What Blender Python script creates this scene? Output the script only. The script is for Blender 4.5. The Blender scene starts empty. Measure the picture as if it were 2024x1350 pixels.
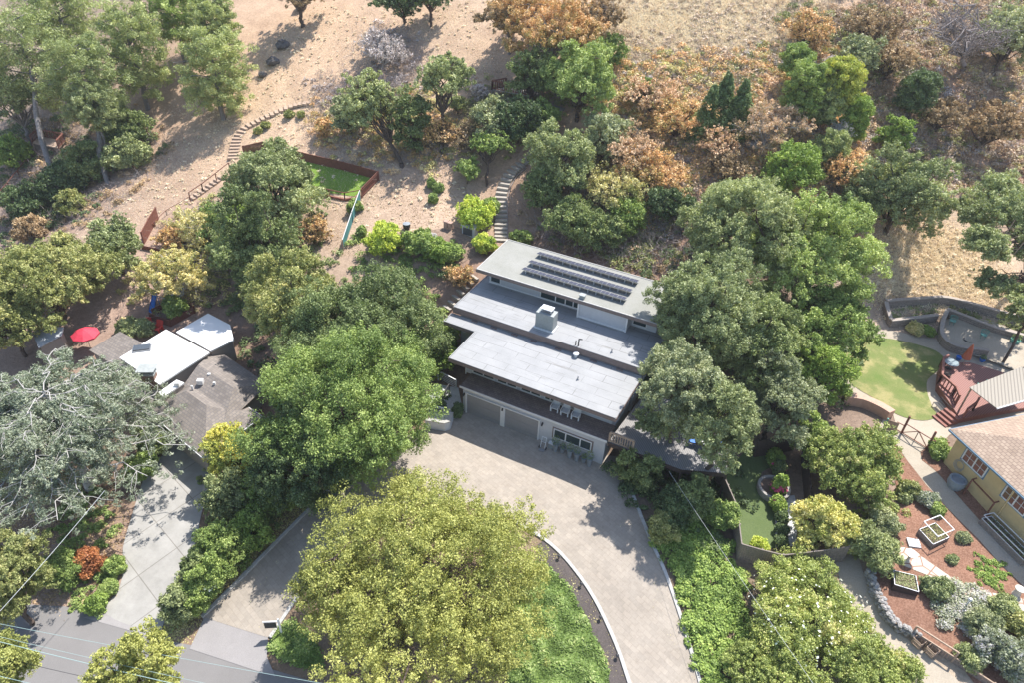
import bpy, bmesh, math, random
import numpy as np
from mathutils import Vector, Matrix

# ------------------------------------------------------------------ scene, camera, light
SC = bpy.context.scene
COL = SC.collection
F = 1388.04; CX, CY = 1012.0, 675.0
CAM = np.array([23.2028, -40.0556, 42.5])
M = np.array([[0.88817427, 0.45770817, 0.04061643],
              [-0.30273483, 0.51636513, 0.80107345],
              [-0.34568496, 0.72378884, -0.59718643]])   # right, up, forward
M = M * np.array([1.0, 1.0, 1.0])
# exact orthonormal basis
fw = M[2] / np.linalg.norm(M[2]); rt = np.cross(fw, M[1]); 
if rt @ M[0] < 0: rt = -rt
rt /= np.linalg.norm(rt); up = np.cross(rt, fw); 
if up @ M[1] < 0: up = -up
M = np.array([rt, up, fw])
cd = bpy.data.cameras.new('camera'); cam = bpy.data.objects.new('camera', cd); COL.objects.link(cam)
cd.sensor_width = 36.0; cd.lens = 36.0 * F / 2024.0; cd.clip_end = 3000; cd.clip_start = 0.5
mw = Matrix(((rt[0], up[0], -fw[0], CAM[0]), (rt[1], up[1], -fw[1], CAM[1]), (rt[2], up[2], -fw[2], CAM[2]), (0, 0, 0, 1)))
cam.matrix_world = mw
SC.camera = cam

SUN_EL = math.radians(59.5); SUN_AZ = math.radians(12)     # azimuth from +Y towards +X
w = bpy.data.worlds.new('World'); SC.world = w; w.use_nodes = True
nt = w.node_tree
sky = nt.nodes.new('ShaderNodeTexSky'); sky.sky_type = 'NISHITA'; sky.sun_disc = False
sky.sun_elevation = SUN_EL; sky.sun_rotation = SUN_AZ; sky.air_density = 1.0; sky.dust_density = 1.0; sky.ozone_density = 1.0
bg = nt.nodes['Background']; bg.inputs['Strength'].default_value = 0.15
nt.links.new(sky.outputs[0], bg.inputs['Color'])
sl = bpy.data.lights.new('sun', 'SUN'); sl.energy = 4.9; sl.angle = math.radians(0.5); sl.color = (1.0, 0.955, 0.89)
so = bpy.data.objects.new('sun', sl); COL.objects.link(so)
sd = Vector((math.sin(SUN_AZ) * math.cos(SUN_EL), math.cos(SUN_AZ) * math.cos(SUN_EL), math.sin(SUN_EL)))
so.rotation_euler = sd.to_track_quat('Z', 'Y').to_euler(); so.location = (40, 60, 120)
SC.view_settings.view_transform = 'Standard'; SC.view_settings.look = 'None'
SC.view_settings.exposure = 0.75; SC.view_settings.gamma = 1.0
SC.cycles.max_bounces = 6; SC.cycles.diffuse_bounces = 3; SC.cycles.transmission_bounces = 4; SC.cycles.transparent_max_bounces = 6

R = random.Random(7)

# ------------------------------------------------------------------ terrain function (thin plate spline)
def ray(px, py):
    return np.array([(px - CX) / F, -(py - CY) / F, 1.0]) @ M
def P(px, py, z):
    r = ray(px, py); return CAM + (z - CAM[2]) / r[2] * r
CTRL = [(900,900,0),(1100,960,0),(1188,922,0),(923,816,0),(1230,1000,-.1),(850,860,0),
 (1250,1150,-.9),(1300,1340,-2.2),(950,1200,-1.2),(1150,1300,-2),(700,960,-.3),(600,1080,-1.6),(450,1230,-3),
 (0,1215,-3.6),(300,1320,-3.4),(540,1345,-3.3),(150,1340,-3.6),(220,1210,-3.3),(300,1050,-2.6),(360,940,-2.2),
 (350,800,-1.6),(250,700,-.6),(150,850,-2),(180,620,.8),(300,600,1.2),(430,600,1.0),(60,560,1.5),
 (866,790,.1),(885,610,3.0),(940,545,5.4),(870,500,6.0),(960,470,6.4),(1003,465,6.5),(1150,490,6.8),(1324,555,6.3),
 (700,700,1.0),(600,850,-1),(700,560,4),
 (1750,760,2.2),(1864,916,2.2),(1720,650,2.6),(1800,600,3.6),(1980,700,3.0),(1900,1000,1.6),(1990,1100,1.5),
 (1800,1100,1.0),(1700,1150,.3),(1750,1260,-.3),(1900,1340,.3),(1560,1000,-.2),(1480,1080,-.6),(1400,960,0),(1350,1050,-.3),
 (1550,1250,-1.5),(1450,1340,-2.3),(1650,1340,-1.2),(1620,830,1.2),(1530,870,.5)]
cp = [tuple(P(*c)) for c in CTRL]
cp += [(6,-1,0),(12,-1,0),(16,3,.2),(18,12,3.0),(14,20,6.0)]
def y0(x): return float(np.interp(x, [-80,-20,0,20,35,60,110], [18,18,20.5,25,35,39,40]))
for x in (-130,-90,-60,-35,-15,5,22,40,60,85,120):
    for yy, zz in ((12,5.0),(24,10.5),(42,18.5),(65,28.5),(100,43),(160,66),(260,95)):
        if yy == 12 and x > -30: 
            pass
        cp.append((x, y0(x) + yy, 6.5 + zz - (0 if x < 20 else min(3.0, (x-20)*.15))))
for x in (-130,-60,0,60,130):
    cp.append((x,-70,-6)); cp.append((x,-160,-14))
cp += [(-60,-30,-4.5),(-60,-10,-3),(-60,10,3),(60,-20,-1),(70,0,1),(60,20,3),(100,0,1),(-110,0,-1)]
cp = np.array(cp)
def tps(r2): return np.where(r2 > 1e-9, 0.5 * r2 * np.log(np.maximum(r2, 1e-9)), 0)
def solve_tps(c):
    n = len(c); s = 50.0
    xy = c[:, :2] / s
    K = tps(((xy[:, None] - xy[None]) ** 2).sum(-1)) + np.eye(n) * 2e-4
    Pm = np.c_[np.ones(n), xy]
    A = np.zeros((n+3, n+3)); A[:n,:n] = K; A[:n,n:] = Pm; A[n:,:n] = Pm.T
    sol = np.linalg.solve(A, np.r_[c[:, 2], 0, 0, 0])
    return xy, sol, s
_xy, _sol, _s = solve_tps(cp)
def Hraw(x, y):
    x = np.atleast_1d(np.asarray(x, float)).ravel(); y = np.atleast_1d(np.asarray(y, float)).ravel()
    out = np.empty(len(x))
    for i in range(0, len(x), 20000):
        q = np.c_[x[i:i+20000], y[i:i+20000]] / _s
        out[i:i+20000] = tps(((q[:, None] - _xy[None]) ** 2).sum(-1)) @ _sol[:len(_xy)] + _sol[-3] + q @ _sol[-2:]
    return out
# the terrain grid: fine near the camera's view, coarse outside; heights everywhere come from this grid
def axis(lo, flo, fhi, hi, st):
    a = list(np.arange(flo, fhi + 1e-6, st)); s = st; v = flo
    while v > lo: s *= 1.25; v -= s; a.insert(0, v)
    s = st; v = fhi
    while v < hi: s *= 1.2; v += s; a.append(v)
    return np.array(a)
GX = axis(-330, -75, 75, 330, 0.75); GY = axis(-220, -36, 95, 330, 0.75)
gx, gy = np.meshgrid(GX, GY, indexing='ij')
GZ = Hraw(gx, gy).reshape(gx.shape)
def H(x, y):
    x = np.atleast_1d(np.asarray(x, float)); y = np.atleast_1d(np.asarray(y, float))
    i = np.clip(np.searchsorted(GX, x) - 1, 0, len(GX) - 2); j = np.clip(np.searchsorted(GY, y) - 1, 0, len(GY) - 2)
    u = (x - GX[i]) / (GX[i+1] - GX[i]); v = (y - GY[j]) / (GY[j+1] - GY[j])
    a, b, c, d = GZ[i,j], GZ[i+1,j], GZ[i,j+1], GZ[i+1,j+1]
    return a*(1-u)*(1-v) + b*u*(1-v) + c*(1-u)*v + d*u*v
def h1(x, y): return float(H(x, y)[0])
_T = np.arange(25, 330, 0.4)
def G(px, py, dh=0.0):
    """world point where the sight line through this photograph point meets the ground (plus dh)"""
    r = ray(px, py); pts = CAM + _T[:, None] * r
    d = pts[:, 2] - H(pts[:, 0], pts[:, 1]) - dh
    k = np.argmax(d < 0)
    if d[k] >= 0: k = len(_T) - 1
    t = _T[k-1] + (_T[k] - _T[k-1]) * d[k-1] / (d[k-1] - d[k]) if k > 0 else _T[0]
    return CAM + t * r
def depth(p): return float((np.asarray(p) - CAM) @ M[2])
def GP(pts, dh=0.0): return [tuple(G(a, b, dh)) for a, b in pts]

# ------------------------------------------------------------------ materials
MATS = {}
def newmat(name):
    m = bpy.data.materials.new(name); m.use_nodes = True; MATS[name] = m
    return m, m.node_tree, m.node_tree.nodes['Principled BSDF']
def c4(c): return (c[0], c[1], c[2], 1.0)
def setramp(r, stops):
    e = r.color_ramp.elements
    while len(e) < len(stops): e.new(0.5)
    for k, (p, c) in enumerate(stops): e[k].position = p; e[k].color = c4(c)
def noise(t, vec, scale, detail=4, rough=.6):
    n = t.nodes.new('ShaderNodeTexNoise'); n.inputs['Scale'].default_value = scale; n.inputs['Detail'].default_value = detail
    n.inputs['Roughness'].default_value = rough; t.links.new(vec, n.inputs['Vector']); return n.outputs['Fac']
def ramp(t, fac, stops):
    r = t.nodes.new('ShaderNodeValToRGB'); setramp(r, stops); t.links.new(fac, r.inputs['Fac']); return r.outputs['Color']
def mix(t, a, b, fac, mode='MIX'):
    n = t.nodes.new('ShaderNodeMix'); n.data_type = 'RGBA'; n.blend_type = mode
    for s, v in ((n.inputs[0], fac), (n.inputs[6], a), (n.inputs[7], b)):
        if isinstance(v, (int, float)): s.default_value = v
        elif isinstance(v, tuple): s.default_value = c4(v)
        else: t.links.new(v, s)
    return n.outputs[2]
def bump(t, b, fac, strength=.4, dist=.05):
    n = t.nodes.new('ShaderNodeBump'); n.inputs['Strength'].default_value = strength; n.inputs['Distance'].default_value = dist
    t.links.new(fac, n.inputs['Height']); t.links.new(n.outputs[0], b.inputs['Normal'])
def coords(t, kind='Object'):
    return t.nodes.new('ShaderNodeTexCoord').outputs[kind]
def geo(t): return t.nodes.new('ShaderNodeNewGeometry').outputs['Position']
def mp(t, vec, sc=(1,1,1), rot=0.0, loc=(0,0,0)):
    n = t.nodes.new('ShaderNodeMapping'); n.inputs['Scale'].default_value = sc; n.inputs['Rotation'].default_value = (0,0,rot)
    n.inputs['Location'].default_value = loc
    t.links.new(vec, n.inputs['Vector']); return n.outputs[0]
def plain(name, c, rough=.7, var=.25, scale=6, metal=0, bmp=0, c2=None, big=None, spec=.4):
    m, t, b = newmat(name)
    v = geo(t); f = noise(t, v, scale)
    c2 = c2 or tuple(x * (1 - var) for x in c); c1 = tuple(min(.95, x * (1 + var*.5)) for x in c)
    col = ramp(t, f, [(.3, c2), (.7, c1)])
    if big: col = mix(t, col, ramp(t, noise(t, v, big[0], 3), [(.35, (1,1,1)), (.7, big[1])]), 1.0, 'MULTIPLY')
    t.links.new(col, b.inputs['Base Color']); b.inputs['Roughness'].default_value = rough; b.inputs['Metallic'].default_value = metal
    b.inputs['Specular IOR Level'].default_value = spec
    if bmp: bump(t, b, noise(t, v, scale*3), bmp, .03)
    return m
# --- paving etc.
plain('white_wall', (.56,.57,.60), .8, .06, 3, big=(.7,(.93,.92,.90)))
plain('white_trim', (.72,.72,.72), .6, .05, 5)
plain('white_metal', (.75,.76,.78), .35, .05, 5)
plain('brown_fascia', (.215,.165,.150), .7, .15, 4)
plain('concrete', (.42,.41,.385), .9, .12, 2.5, bmp=.2, big=(.35,(.85,.84,.83)))
plain('kerb', (.47,.46,.44), .9, .2, 4, bmp=.2)
plain('dark_metal', (.04,.04,.045), .5, .1, 6)
plain('grey_metal', (.30,.31,.33), .4, .1, 6, metal=.4)
plain('chimney_grey', (.36,.38,.38), .85, .12, 5, big=(1.2,(.85,.87,.85)))
plain('gutter_blue', (.12,.22,.33), .5, .1, 5)
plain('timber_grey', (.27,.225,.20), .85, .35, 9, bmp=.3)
plain('timber_red', (.21,.085,.060), .8, .3, 6, bmp=.2)
plain('timber_tan', (.42,.31,.23), .85, .25, 7, bmp=.2)
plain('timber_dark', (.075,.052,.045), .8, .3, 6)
plain('deck_red', (.27,.115,.09), .75, .2, 5)
plain('terracotta', (.45,.21,.14), .8, .15, 6)
plain('green_plastic', (.09,.32,.27), .4, .1, 6)
plain('teal_net', (.06,.21,.22), .8, .2, 8)
plain('red_cloth', (.62,.045,.08), .7, .12, 3)
plain('red_plastic', (.68,.06,.045), .5, .1, 4)
plain('blue_plastic', (.03,.18,.58), .5, .25, 4)
plain('rust_cloth', (.42,.12,.06), .8, .15, 3)
plain('rock', (.13,.12,.115), .95, .4, 5, bmp=.5)
plain('pale_rock', (.36,.34,.32), .95, .3, 5, bmp=.4)
plain('soil', (.16,.115,.09), .95, .3, 8, bmp=.4)
plain('wicker', (.55,.57,.60), .7, .15, 30)
plain('pot_grey', (.26,.29,.32), .6, .12, 6)
plain('cream_stucco', (.62,.47,.25), .85, .07, 3, bmp=.1, big=(.6,(.93,.92,.9)))
plain('wire_teal', (.33,.45,.43), .5, .05, 3)
plain('wire_white', (.62,.64,.64), .5, .05, 3)
plain('flower_pink', (.62,.10,.22), .6, .3, 9)
plain('flower_white', (.75,.74,.62), .6, .1, 9)
plain('bark_brown', (.115,.085,.07), .95, .35, 5, bmp=.4)
plain('bark_grey', (.24,.22,.21), .95, .3, 5, bmp=.4)
plain('bark_pale', (.46,.435,.41), .9, .25, 5, bmp=.2)
plain('bark_dry', (.40,.34,.32), .9, .3, 5)
plain('white_membrane', (.80,.80,.79), .7, .03, 2, big=(.4,(.95,.95,.94)))
plain('brick_red', (.23,.15,.12), .9, .3, 8, bmp=.3)
def glass(name, c, rough=.08):
    m, t, b = newmat(name); b.inputs['Base Color'].default_value = c4(c); b.inputs['Roughness'].default_value = rough
    b.inputs['Specular IOR Level'].default_value = .8
glass('window_glass', (.035,.055,.06)); glass('solar_glass', (.07,.075,.115), .25); glass('table_glass', (.30,.36,.38), .1); glass('red_room_glass', (.16,.07,.06), .12)
glass('sky_glass', (.07,.08,.09), .15)

def m_roof_membrane():
    m, t, b = newmat('roof_membrane'); v = geo(t)
    base = ramp(t, noise(t, v, .55, 5), [(.3,(.275,.28,.285)), (.7,(.34,.344,.35))])
    fine = ramp(t, noise(t, v, 14, 3), [(.3,(.93,.93,.93)), (.7,(1,1,1))])
    base = mix(t, base, fine, 1.0, 'MULTIPLY')
    br = t.nodes.new('ShaderNodeTexBrick'); br.inputs['Scale'].default_value = 1.0
    br.inputs['Brick Width'].default_value = 3.1; br.inputs['Row Height'].default_value = .93; br.inputs['Mortar Size'].default_value = .028
    br.inputs['Color1'].default_value = (1,1,1,1); br.inputs['Color2'].default_value = (.955,.955,.96,1); br.inputs['Mortar'].default_value = (.50,.48,.46,1)
    br.inputs['Mortar Smooth'].default_value = .4
    dist = t.nodes.new('ShaderNodeVectorMath'); dist.operation = 'ADD'
    nz = t.nodes.new('ShaderNodeTexNoise'); nz.inputs['Scale'].default_value = .6; t.links.new(v, nz.inputs['Vector'])
    sc = t.nodes.new('ShaderNodeVectorMath'); sc.operation = 'SCALE'; sc.inputs['Scale'].default_value = .12
    t.links.new(nz.outputs['Color'], sc.inputs[0]); t.links.new(v, dist.inputs[0]); t.links.new(sc.outputs[0], dist.inputs[1])
    t.links.new(dist.outputs[0], br.inputs['Vector'])
    col = mix(t, base, br.outputs['Color'], ramp(t, noise(t, v, .5, 3), [(.35,(.1,.1,.1)),(.6,(1,1,1))]), 'MULTIPLY')
    st = ramp(t, noise(t, mp(t, v, (.22, 2.2, 1), loc=(3.3,1.2,0)), 1.0, 6, .7), [(.60,(1,1,1)), (.72,(.50,.47,.41))])
    col = mix(t, col, st, .9, 'MULTIPLY')
    t.links.new(col, b.inputs['Base Color']); b.inputs['Roughness'].default_value = .75
m_roof_membrane()
def m_speck(name, stops, scale, big, bigstops, rough=.95, bmp=.3):
    m, t, b = newmat(name); v = geo(t)
    col = ramp(t, noise(t, v, scale, 6, .75), stops)
    col = mix(t, col, ramp(t, noise(t, v, big, 4, .6), bigstops), 1.0, 'MULTIPLY')
    t.links.new(col, b.inputs['Base Color']); b.inputs['Roughness'].default_value = rough; b.inputs['Specular IOR Level'].default_value = .2
    if bmp: bump(t, b, noise(t, v, scale, 5, .7), bmp, .08)
W1 = (1,1,1)
m_speck('roof_gravel', [(.3,(.26,.26,.24)),(.7,(.36,.355,.33))], 9, .5, [(.3,(.82,.83,.80)),(.7,W1)], bmp=.1)
m_speck('mulch_red', [(.3,(.15,.075,.05)),(.5,(.29,.155,.105)),(.72,(.45,.28,.20))], 9, .8, [(.3,(.72,.72,.72)),(.7,W1)])
m_speck('mulch_dark', [(.3,(.07,.06,.058)),(.7,(.16,.135,.125))], 9, .8, [(.3,(.8,.8,.8)),(.7,W1)])
m_speck('asphalt', [(.3,(.195,.185,.18)),(.7,(.25,.24,.235))], 20, .35, [(.3,(.88,.88,.88)),(.7,W1)], bmp=.05)
m_speck('asphalt_worn', [(.3,(.27,.255,.25)),(.7,(.36,.34,.335))], 16, .5, [(.3,(.86,.86,.86)),(.7,W1)], bmp=.05)
m_speck('gravel_pale', [(.3,(.37,.32,.255)),(.7,(.52,.455,.37))], 12, .6, [(.3,(.85,.84,.82)),(.7,W1)], bmp=.15)
m_speck('lawn', [(.3,(.12,.16,.05)),(.7,(.21,.235,.095))], 10, .42, [(.32,(.8,.95,.7)),(.5,(1.1,1.05,1.0)),(.62,(1.9,1.45,1.75))], bmp=.3)
m_speck('turf', [(.3,(.085,.125,.05)),(.7,(.15,.19,.08))], 12, .6, [(.3,(.85,.88,.8)),(.7,W1)], bmp=.3)
m_speck('turf_bright', [(.3,(.14,.24,.03)),(.7,(.22,.33,.06))], 12, .6, [(.3,(.85,.88,.8)),(.7,W1)], bmp=.3)
m_speck('leaf_litter', [(.3,(.16,.11,.08)),(.55,(.33,.24,.18)),(.75,(.50,.38,.28))], 5, .6, [(.3,(.72,.70,.70)),(.7,W1)])

def m_concrete_drive():
    m, t, b = newmat('concrete_drive'); v = geo(t)
    col = ramp(t, noise(t, v, .9, 7, .7), [(.3,(.29,.28,.26)), (.7,(.40,.385,.36))])
    br = t.nodes.new('ShaderNodeTexBrick'); br.offset = 0; br.inputs['Scale'].default_value = 1
    br.inputs['Brick Width'].default_value = 3.3; br.inputs['Row Height'].default_value = 3.0; br.inputs['Mortar Size'].default_value = .035
    br.inputs['Color1'].default_value = (1,1,1,1); br.inputs['Color2'].default_value = (.95,.95,.95,1); br.inputs['Mortar'].default_value = (.6,.58,.56,1)
    t.links.new(mp(t, v, (1,1,1), .27), br.inputs['Vector'])
    col = mix(t, col, br.outputs['Color'], 1.0, 'MULTIPLY')
    t.links.new(col, b.inputs['Base Color']); b.inputs['Roughness'].default_value = .9
m_concrete_drive()
def m_pavers(name, a, c, mort, w_=.42, h_=.24, rot=.3, upright=False):
    m, t, b = newmat(name); v = geo(t)
    if upright:
        sx = t.nodes.new('ShaderNodeSeparateXYZ'); t.links.new(v, sx.inputs[0]); ad = t.nodes.new('ShaderNodeMath'); ad.operation = 'ADD'
        t.links.new(sx.outputs[0], ad.inputs[0]); t.links.new(sx.outputs[1], ad.inputs[1])
        cb = t.nodes.new('ShaderNodeCombineXYZ'); t.links.new(ad.outputs[0], cb.inputs[0]); t.links.new(sx.outputs[2], cb.inputs[1]); v = cb.outputs[0]
    br = t.nodes.new('ShaderNodeTexBrick'); br.inputs['Scale'].default_value = 1
    br.inputs['Brick Width'].default_value = w_; br.inputs['Row Height'].default_value = h_; br.inputs['Mortar Size'].default_value = .012
    br.inputs['Color1'].default_value = c4(a); br.inputs['Color2'].default_value = c4(c); br.inputs['Mortar'].default_value = c4(mort)
    t.links.new(mp(t, v, (1,1,1), rot), br.inputs['Vector'])
    col = mix(t, br.outputs['Color'], ramp(t, noise(t, v, .45, 6, .65), [(.3,(.85,.84,.83)), (.7,(1.04,1.04,1.04))]), 1.0, 'MULTIPLY')
    col = mix(t, col, ramp(t, noise(t, v, 1.6, 6, .7), [(.28,(.88,.87,.86)), (.45,(1,1,1))]), 1.0, 'MULTIPLY')
    col = mix(t, col, ramp(t, noise(t, v, 5, 3), [(.3,(.9,.9,.9)), (.7,(1.04,1.04,1.04))]), 1.0, 'MULTIPLY')
    t.links.new(col, b.inputs['Base Color']); b.inputs['Roughness'].default_value = .9; b.inputs['Specular IOR Level'].default_value = .2
m_pavers('pavers', (.345,.305,.26), (.40,.35,.295), (.31,.27,.23), .60, .36)
m_pavers('patio_pale', (.52,.53,.54), (.60,.61,.61), (.42,.42,.42), 1.2, 1.2, 0)
m_pavers('block_wall', (.27,.225,.20), (.36,.305,.27), (.13,.11,.10), .45, .2, 0, True)
m_pavers('shingle_brown', (.21,.165,.15), (.28,.225,.20), (.13,.10,.095), .36, .22, 0)
def m_shingles(name, a, c, mort, rot):
    m, t, b = newmat(name); v = coords(t, 'UV')
    br = t.nodes.new('ShaderNodeTexBrick'); br.inputs['Scale'].default_value = 1
    br.inputs['Brick Width'].default_value = .34; br.inputs['Row Height'].default_value = .26; br.inputs['Mortar Size'].default_value = .028
    br.inputs['Mortar Smooth'].default_value = .5
    br.inputs['Color1'].default_value = c4(a); br.inputs['Color2'].default_value = c4(c); br.inputs['Mortar'].default_value = c4(mort)
    t.links.new(v, br.inputs['Vector'])
    g = geo(t)
    col = mix(t, br.outputs['Color'], ramp(t, noise(t, g, .7, 5), [(.3,(.88,.87,.86)), (.7,(1.06,1.06,1.06))]), 1.0, 'MULTIPLY')
    t.links.new(col, b.inputs['Base Color']); b.inputs['Roughness'].default_value = .9
m_shingles('shingle_grey', (.19,.165,.145), (.265,.23,.20), (.15,.14,.14), 0)
m_shingles('shingle_tan', (.33,.245,.185), (.43,.33,.25), (.22,.155,.12), 0)
def m_ridged(name, a, c, ang, sc):
    m, t, b = newmat(name); v = mp(t, geo(t), (1,1,1), ang)
    wv = t.nodes.new('ShaderNodeTexWave'); wv.inputs['Scale'].default_value = sc; wv.inputs['Distortion'].default_value = .3
    t.links.new(v, wv.inputs['Vector'])
    col = ramp(t, wv.outputs['Fac'], [(.1,c),(.4,a),(.9,a)])
    t.links.new(col, b.inputs['Base Color']); b.inputs['Roughness'].default_value = .7
m_ridged('pergola_sheet', (.29,.26,.215), (.17,.15,.125), .0, 1.2)
def m_flag():
    m, t, b = newmat('flagstone'); v = geo(t)
    vo = t.nodes.new('ShaderNodeTexVoronoi'); vo.feature = 'DISTANCE_TO_EDGE'; vo.inputs['Scale'].default_value = 1.15; t.links.new(v, vo.inputs['Vector'])
    st = ramp(t, noise(t, v, 2.0, 5), [(.3,(.44,.39,.32)), (.7,(.60,.55,.47))])
    k = ramp(t, vo.outputs['Distance'], [(.03,(0,0,0)), (.06,(1,1,1))])
    col = mix(t, (.30,.17,.12), st, k)
    t.links.new(col, b.inputs['Base Color']); b.inputs['Roughness'].default_value = .9
m_flag()
def m_ground():
    m, t, b = newmat('dry_ground'); v = geo(t)
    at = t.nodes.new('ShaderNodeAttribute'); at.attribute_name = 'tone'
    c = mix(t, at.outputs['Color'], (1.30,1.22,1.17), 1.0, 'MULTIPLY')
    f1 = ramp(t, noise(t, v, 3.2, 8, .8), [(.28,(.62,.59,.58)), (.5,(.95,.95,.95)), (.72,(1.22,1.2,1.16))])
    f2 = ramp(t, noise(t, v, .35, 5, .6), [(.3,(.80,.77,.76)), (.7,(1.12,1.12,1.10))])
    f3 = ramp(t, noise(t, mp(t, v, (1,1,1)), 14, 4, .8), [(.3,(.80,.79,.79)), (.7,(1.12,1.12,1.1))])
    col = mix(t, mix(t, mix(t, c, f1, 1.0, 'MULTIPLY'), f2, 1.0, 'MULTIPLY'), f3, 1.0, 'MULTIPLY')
    t.links.new(col, b.inputs['Base Color']); b.inputs['Roughness'].default_value = 1.0; b.inputs['Specular IOR Level'].default_value = .1
    bump(t, b, noise(t, v, 4.5, 8, .8), .7, .12)
m_ground()
def leafmat(name, stops, trans=.22, rough=.55, tint=(1.0,1.05,.55)):
    m = bpy.data.materials.new(name); m.use_nodes = True; MATS[name] = m; t = m.node_tree
    for n in list(t.nodes): t.nodes.remove(n)
    out = t.nodes.new('ShaderNodeOutputMaterial')
    at = t.nodes.new('ShaderNodeAttribute'); at.attribute_name = 'v'
    n = len(stops)
    col = ramp(t, at.outputs['Fac'], [(i / (n-1), c) for i, c in enumerate(stops)])
    oi = t.nodes.new('ShaderNodeObjectInfo')
    col = mix(t, col, ramp(t, oi.outputs['Random'], [(0,(.88,.9,.9)), (1,(1.1,1.08,1.05))]), 1.0, 'MULTIPLY')
    d = t.nodes.new('ShaderNodeBsdfPrincipled'); t.links.new(col, d.inputs['Base Color']); d.inputs['Roughness'].default_value = rough
    d.inputs['Specular IOR Level'].default_value = .35
    tr = t.nodes.new('ShaderNodeBsdfTranslucent')
    t.links.new(mix(t, col, tint, 1.0, 'MULTIPLY'), tr.inputs['Color'])
    mx = t.nodes.new('ShaderNodeMixShader'); mx.inputs[0].default_value = trans
    t.links.new(d.outputs[0], mx.inputs[1]); t.links.new(tr.outputs[0], mx.inputs[2]); t.links.new(mx.outputs[0], out.inputs[0])
K = 1.80
def st(*a): return [tuple(x * K for x in c) for c in a]
leafmat('leaf_lime', st((.13,.145,.04),(.20,.21,.06),(.275,.28,.085),(.35,.345,.12)))
leafmat('leaf_oak', st((.075,.10,.04),(.125,.155,.06),(.185,.22,.085),(.27,.29,.13)))
leafmat('leaf_green', st((.085,.125,.035),(.14,.19,.055),(.21,.265,.08),(.31,.35,.125)))
leafmat('leaf_bright', st((.09,.135,.03),(.145,.205,.045),(.21,.275,.065),(.30,.355,.10)))
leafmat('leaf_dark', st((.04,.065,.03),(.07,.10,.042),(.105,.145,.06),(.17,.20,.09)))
leafmat('leaf_sage', st((.11,.13,.06),(.175,.20,.09),(.25,.275,.13),(.36,.375,.20)))
leafmat('leaf_grey', st((.12,.14,.075),(.19,.21,.115),(.275,.29,.165),(.38,.385,.24)))
leafmat('leaf_cedar', st((.10,.125,.085),(.16,.185,.13),(.23,.25,.185),(.32,.335,.26)))
leafmat('leaf_pine', st((.105,.13,.055),(.18,.21,.085),(.275,.30,.125),(.40,.41,.19)))
leafmat('leaf_yellow', st((.17,.20,.05),(.33,.33,.08),(.46,.42,.10),(.58,.48,.15)))
leafmat('leaf_chart', st((.17,.23,.04),(.28,.34,.055),(.40,.43,.08),(.54,.52,.13)))
leafmat('leaf_straw', st((.20,.21,.075),(.34,.31,.135),(.47,.41,.205),(.54,.48,.29)))
leafmat('leaf_rust', st((.21,.19,.065),(.40,.275,.115),(.53,.34,.18),(.57,.44,.25)), tint=(1.,.95,.8))
leafmat('leaf_pink', st((.24,.19,.09),(.40,.28,.17),(.52,.37,.25),(.57,.46,.32)), tint=(1.,.95,.8))
leafmat('leaf_brown', st((.12,.09,.05),(.22,.16,.09),(.33,.24,.14),(.44,.34,.20)), tint=(1.,.95,.8))
leafmat('leaf_lilac', st((.22,.19,.18),(.33,.29,.28),(.44,.40,.39),(.52,.48,.47)), tint=(1.,.95,.8))
leafmat('leaf_goldtip', st((.22,.24,.06),(.40,.38,.13),(.54,.49,.20),(.64,.56,.28)))
leafmat('leaf_olive', st((.10,.12,.04),(.17,.185,.065),(.25,.255,.10),(.36,.33,.15)))
leafmat('leaf_lavender', st((.14,.16,.10),(.22,.24,.15),(.30,.30,.26),(.34,.31,.38)))
leafmat('leaf_ivy', st((.045,.07,.02),(.095,.145,.035),(.16,.22,.06),(.38,.40,.19)))
leafmat('straw_blade', st((.40,.34,.25),(.47,.41,.31),(.53,.48,.38),(.58,.53,.43)), .3, tint=(1.,.97,.9))
def tm(n): return MATS[n]

plain('garage_grey', (.285,.28,.285), .6, .05, 3)
m_ridged('deck_grey', (.27,.26,.255), (.15,.14,.135), .0, 2.4)
plain('timber_pale', (.40,.36,.31), .85, .2, 7, bmp=.2)
plain('terracotta_pale', (.42,.28,.23), .85, .15, 6)
plain('block_cap', (.38,.33,.29), .9, .15, 6)
plain('pink_stucco', (.52,.34,.26), .9, .12, 4)
plain('pale_plaster', (.66,.62,.54), .8, .08, 6)
plain('taupe_wall', (.30,.265,.235), .85, .1, 5)
m_ridged('metal_roof', (.42,.44,.46), (.30,.32,.34), .6, 1.6)
m_ridged('deck_boards', (.29,.13,.105), (.16,.07,.058), .4, 2.2)
leafmat('leaf_white', st((.6,.6,.5),(.72,.72,.62),(.8,.8,.7),(.8,.8,.72)))
leafmat('leaf_pale', st((.13,.175,.055),(.205,.255,.08),(.285,.335,.115),(.40,.43,.18)))
leafmat('leaf_conifer', st((.06,.09,.035),(.095,.135,.05),(.14,.19,.075),(.20,.255,.11)))
leafmat('leaf_yolive', st((.15,.19,.04),(.25,.28,.06),(.36,.36,.08),(.46,.42,.10)))
leafmat('leaf_mixed', st((.12,.145,.045),(.19,.225,.07),(.27,.30,.09),(.42,.38,.19)))
leafmat('leaf_hedge', st((.085,.13,.03),(.14,.20,.045),(.21,.28,.07),(.30,.36,.10)))
leafmat('leaf_tangle2', st((.27,.21,.16),(.36,.29,.22),(.44,.36,.28),(.50,.43,.35)), tint=(1.,.95,.8))
plain('bark_bare', (.30,.26,.25), .9, .3, 5)
leafmat('leaf_tangle', st((.19,.15,.08),(.31,.22,.14),(.42,.30,.20),(.50,.38,.27)), tint=(1.,.95,.8))
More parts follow.
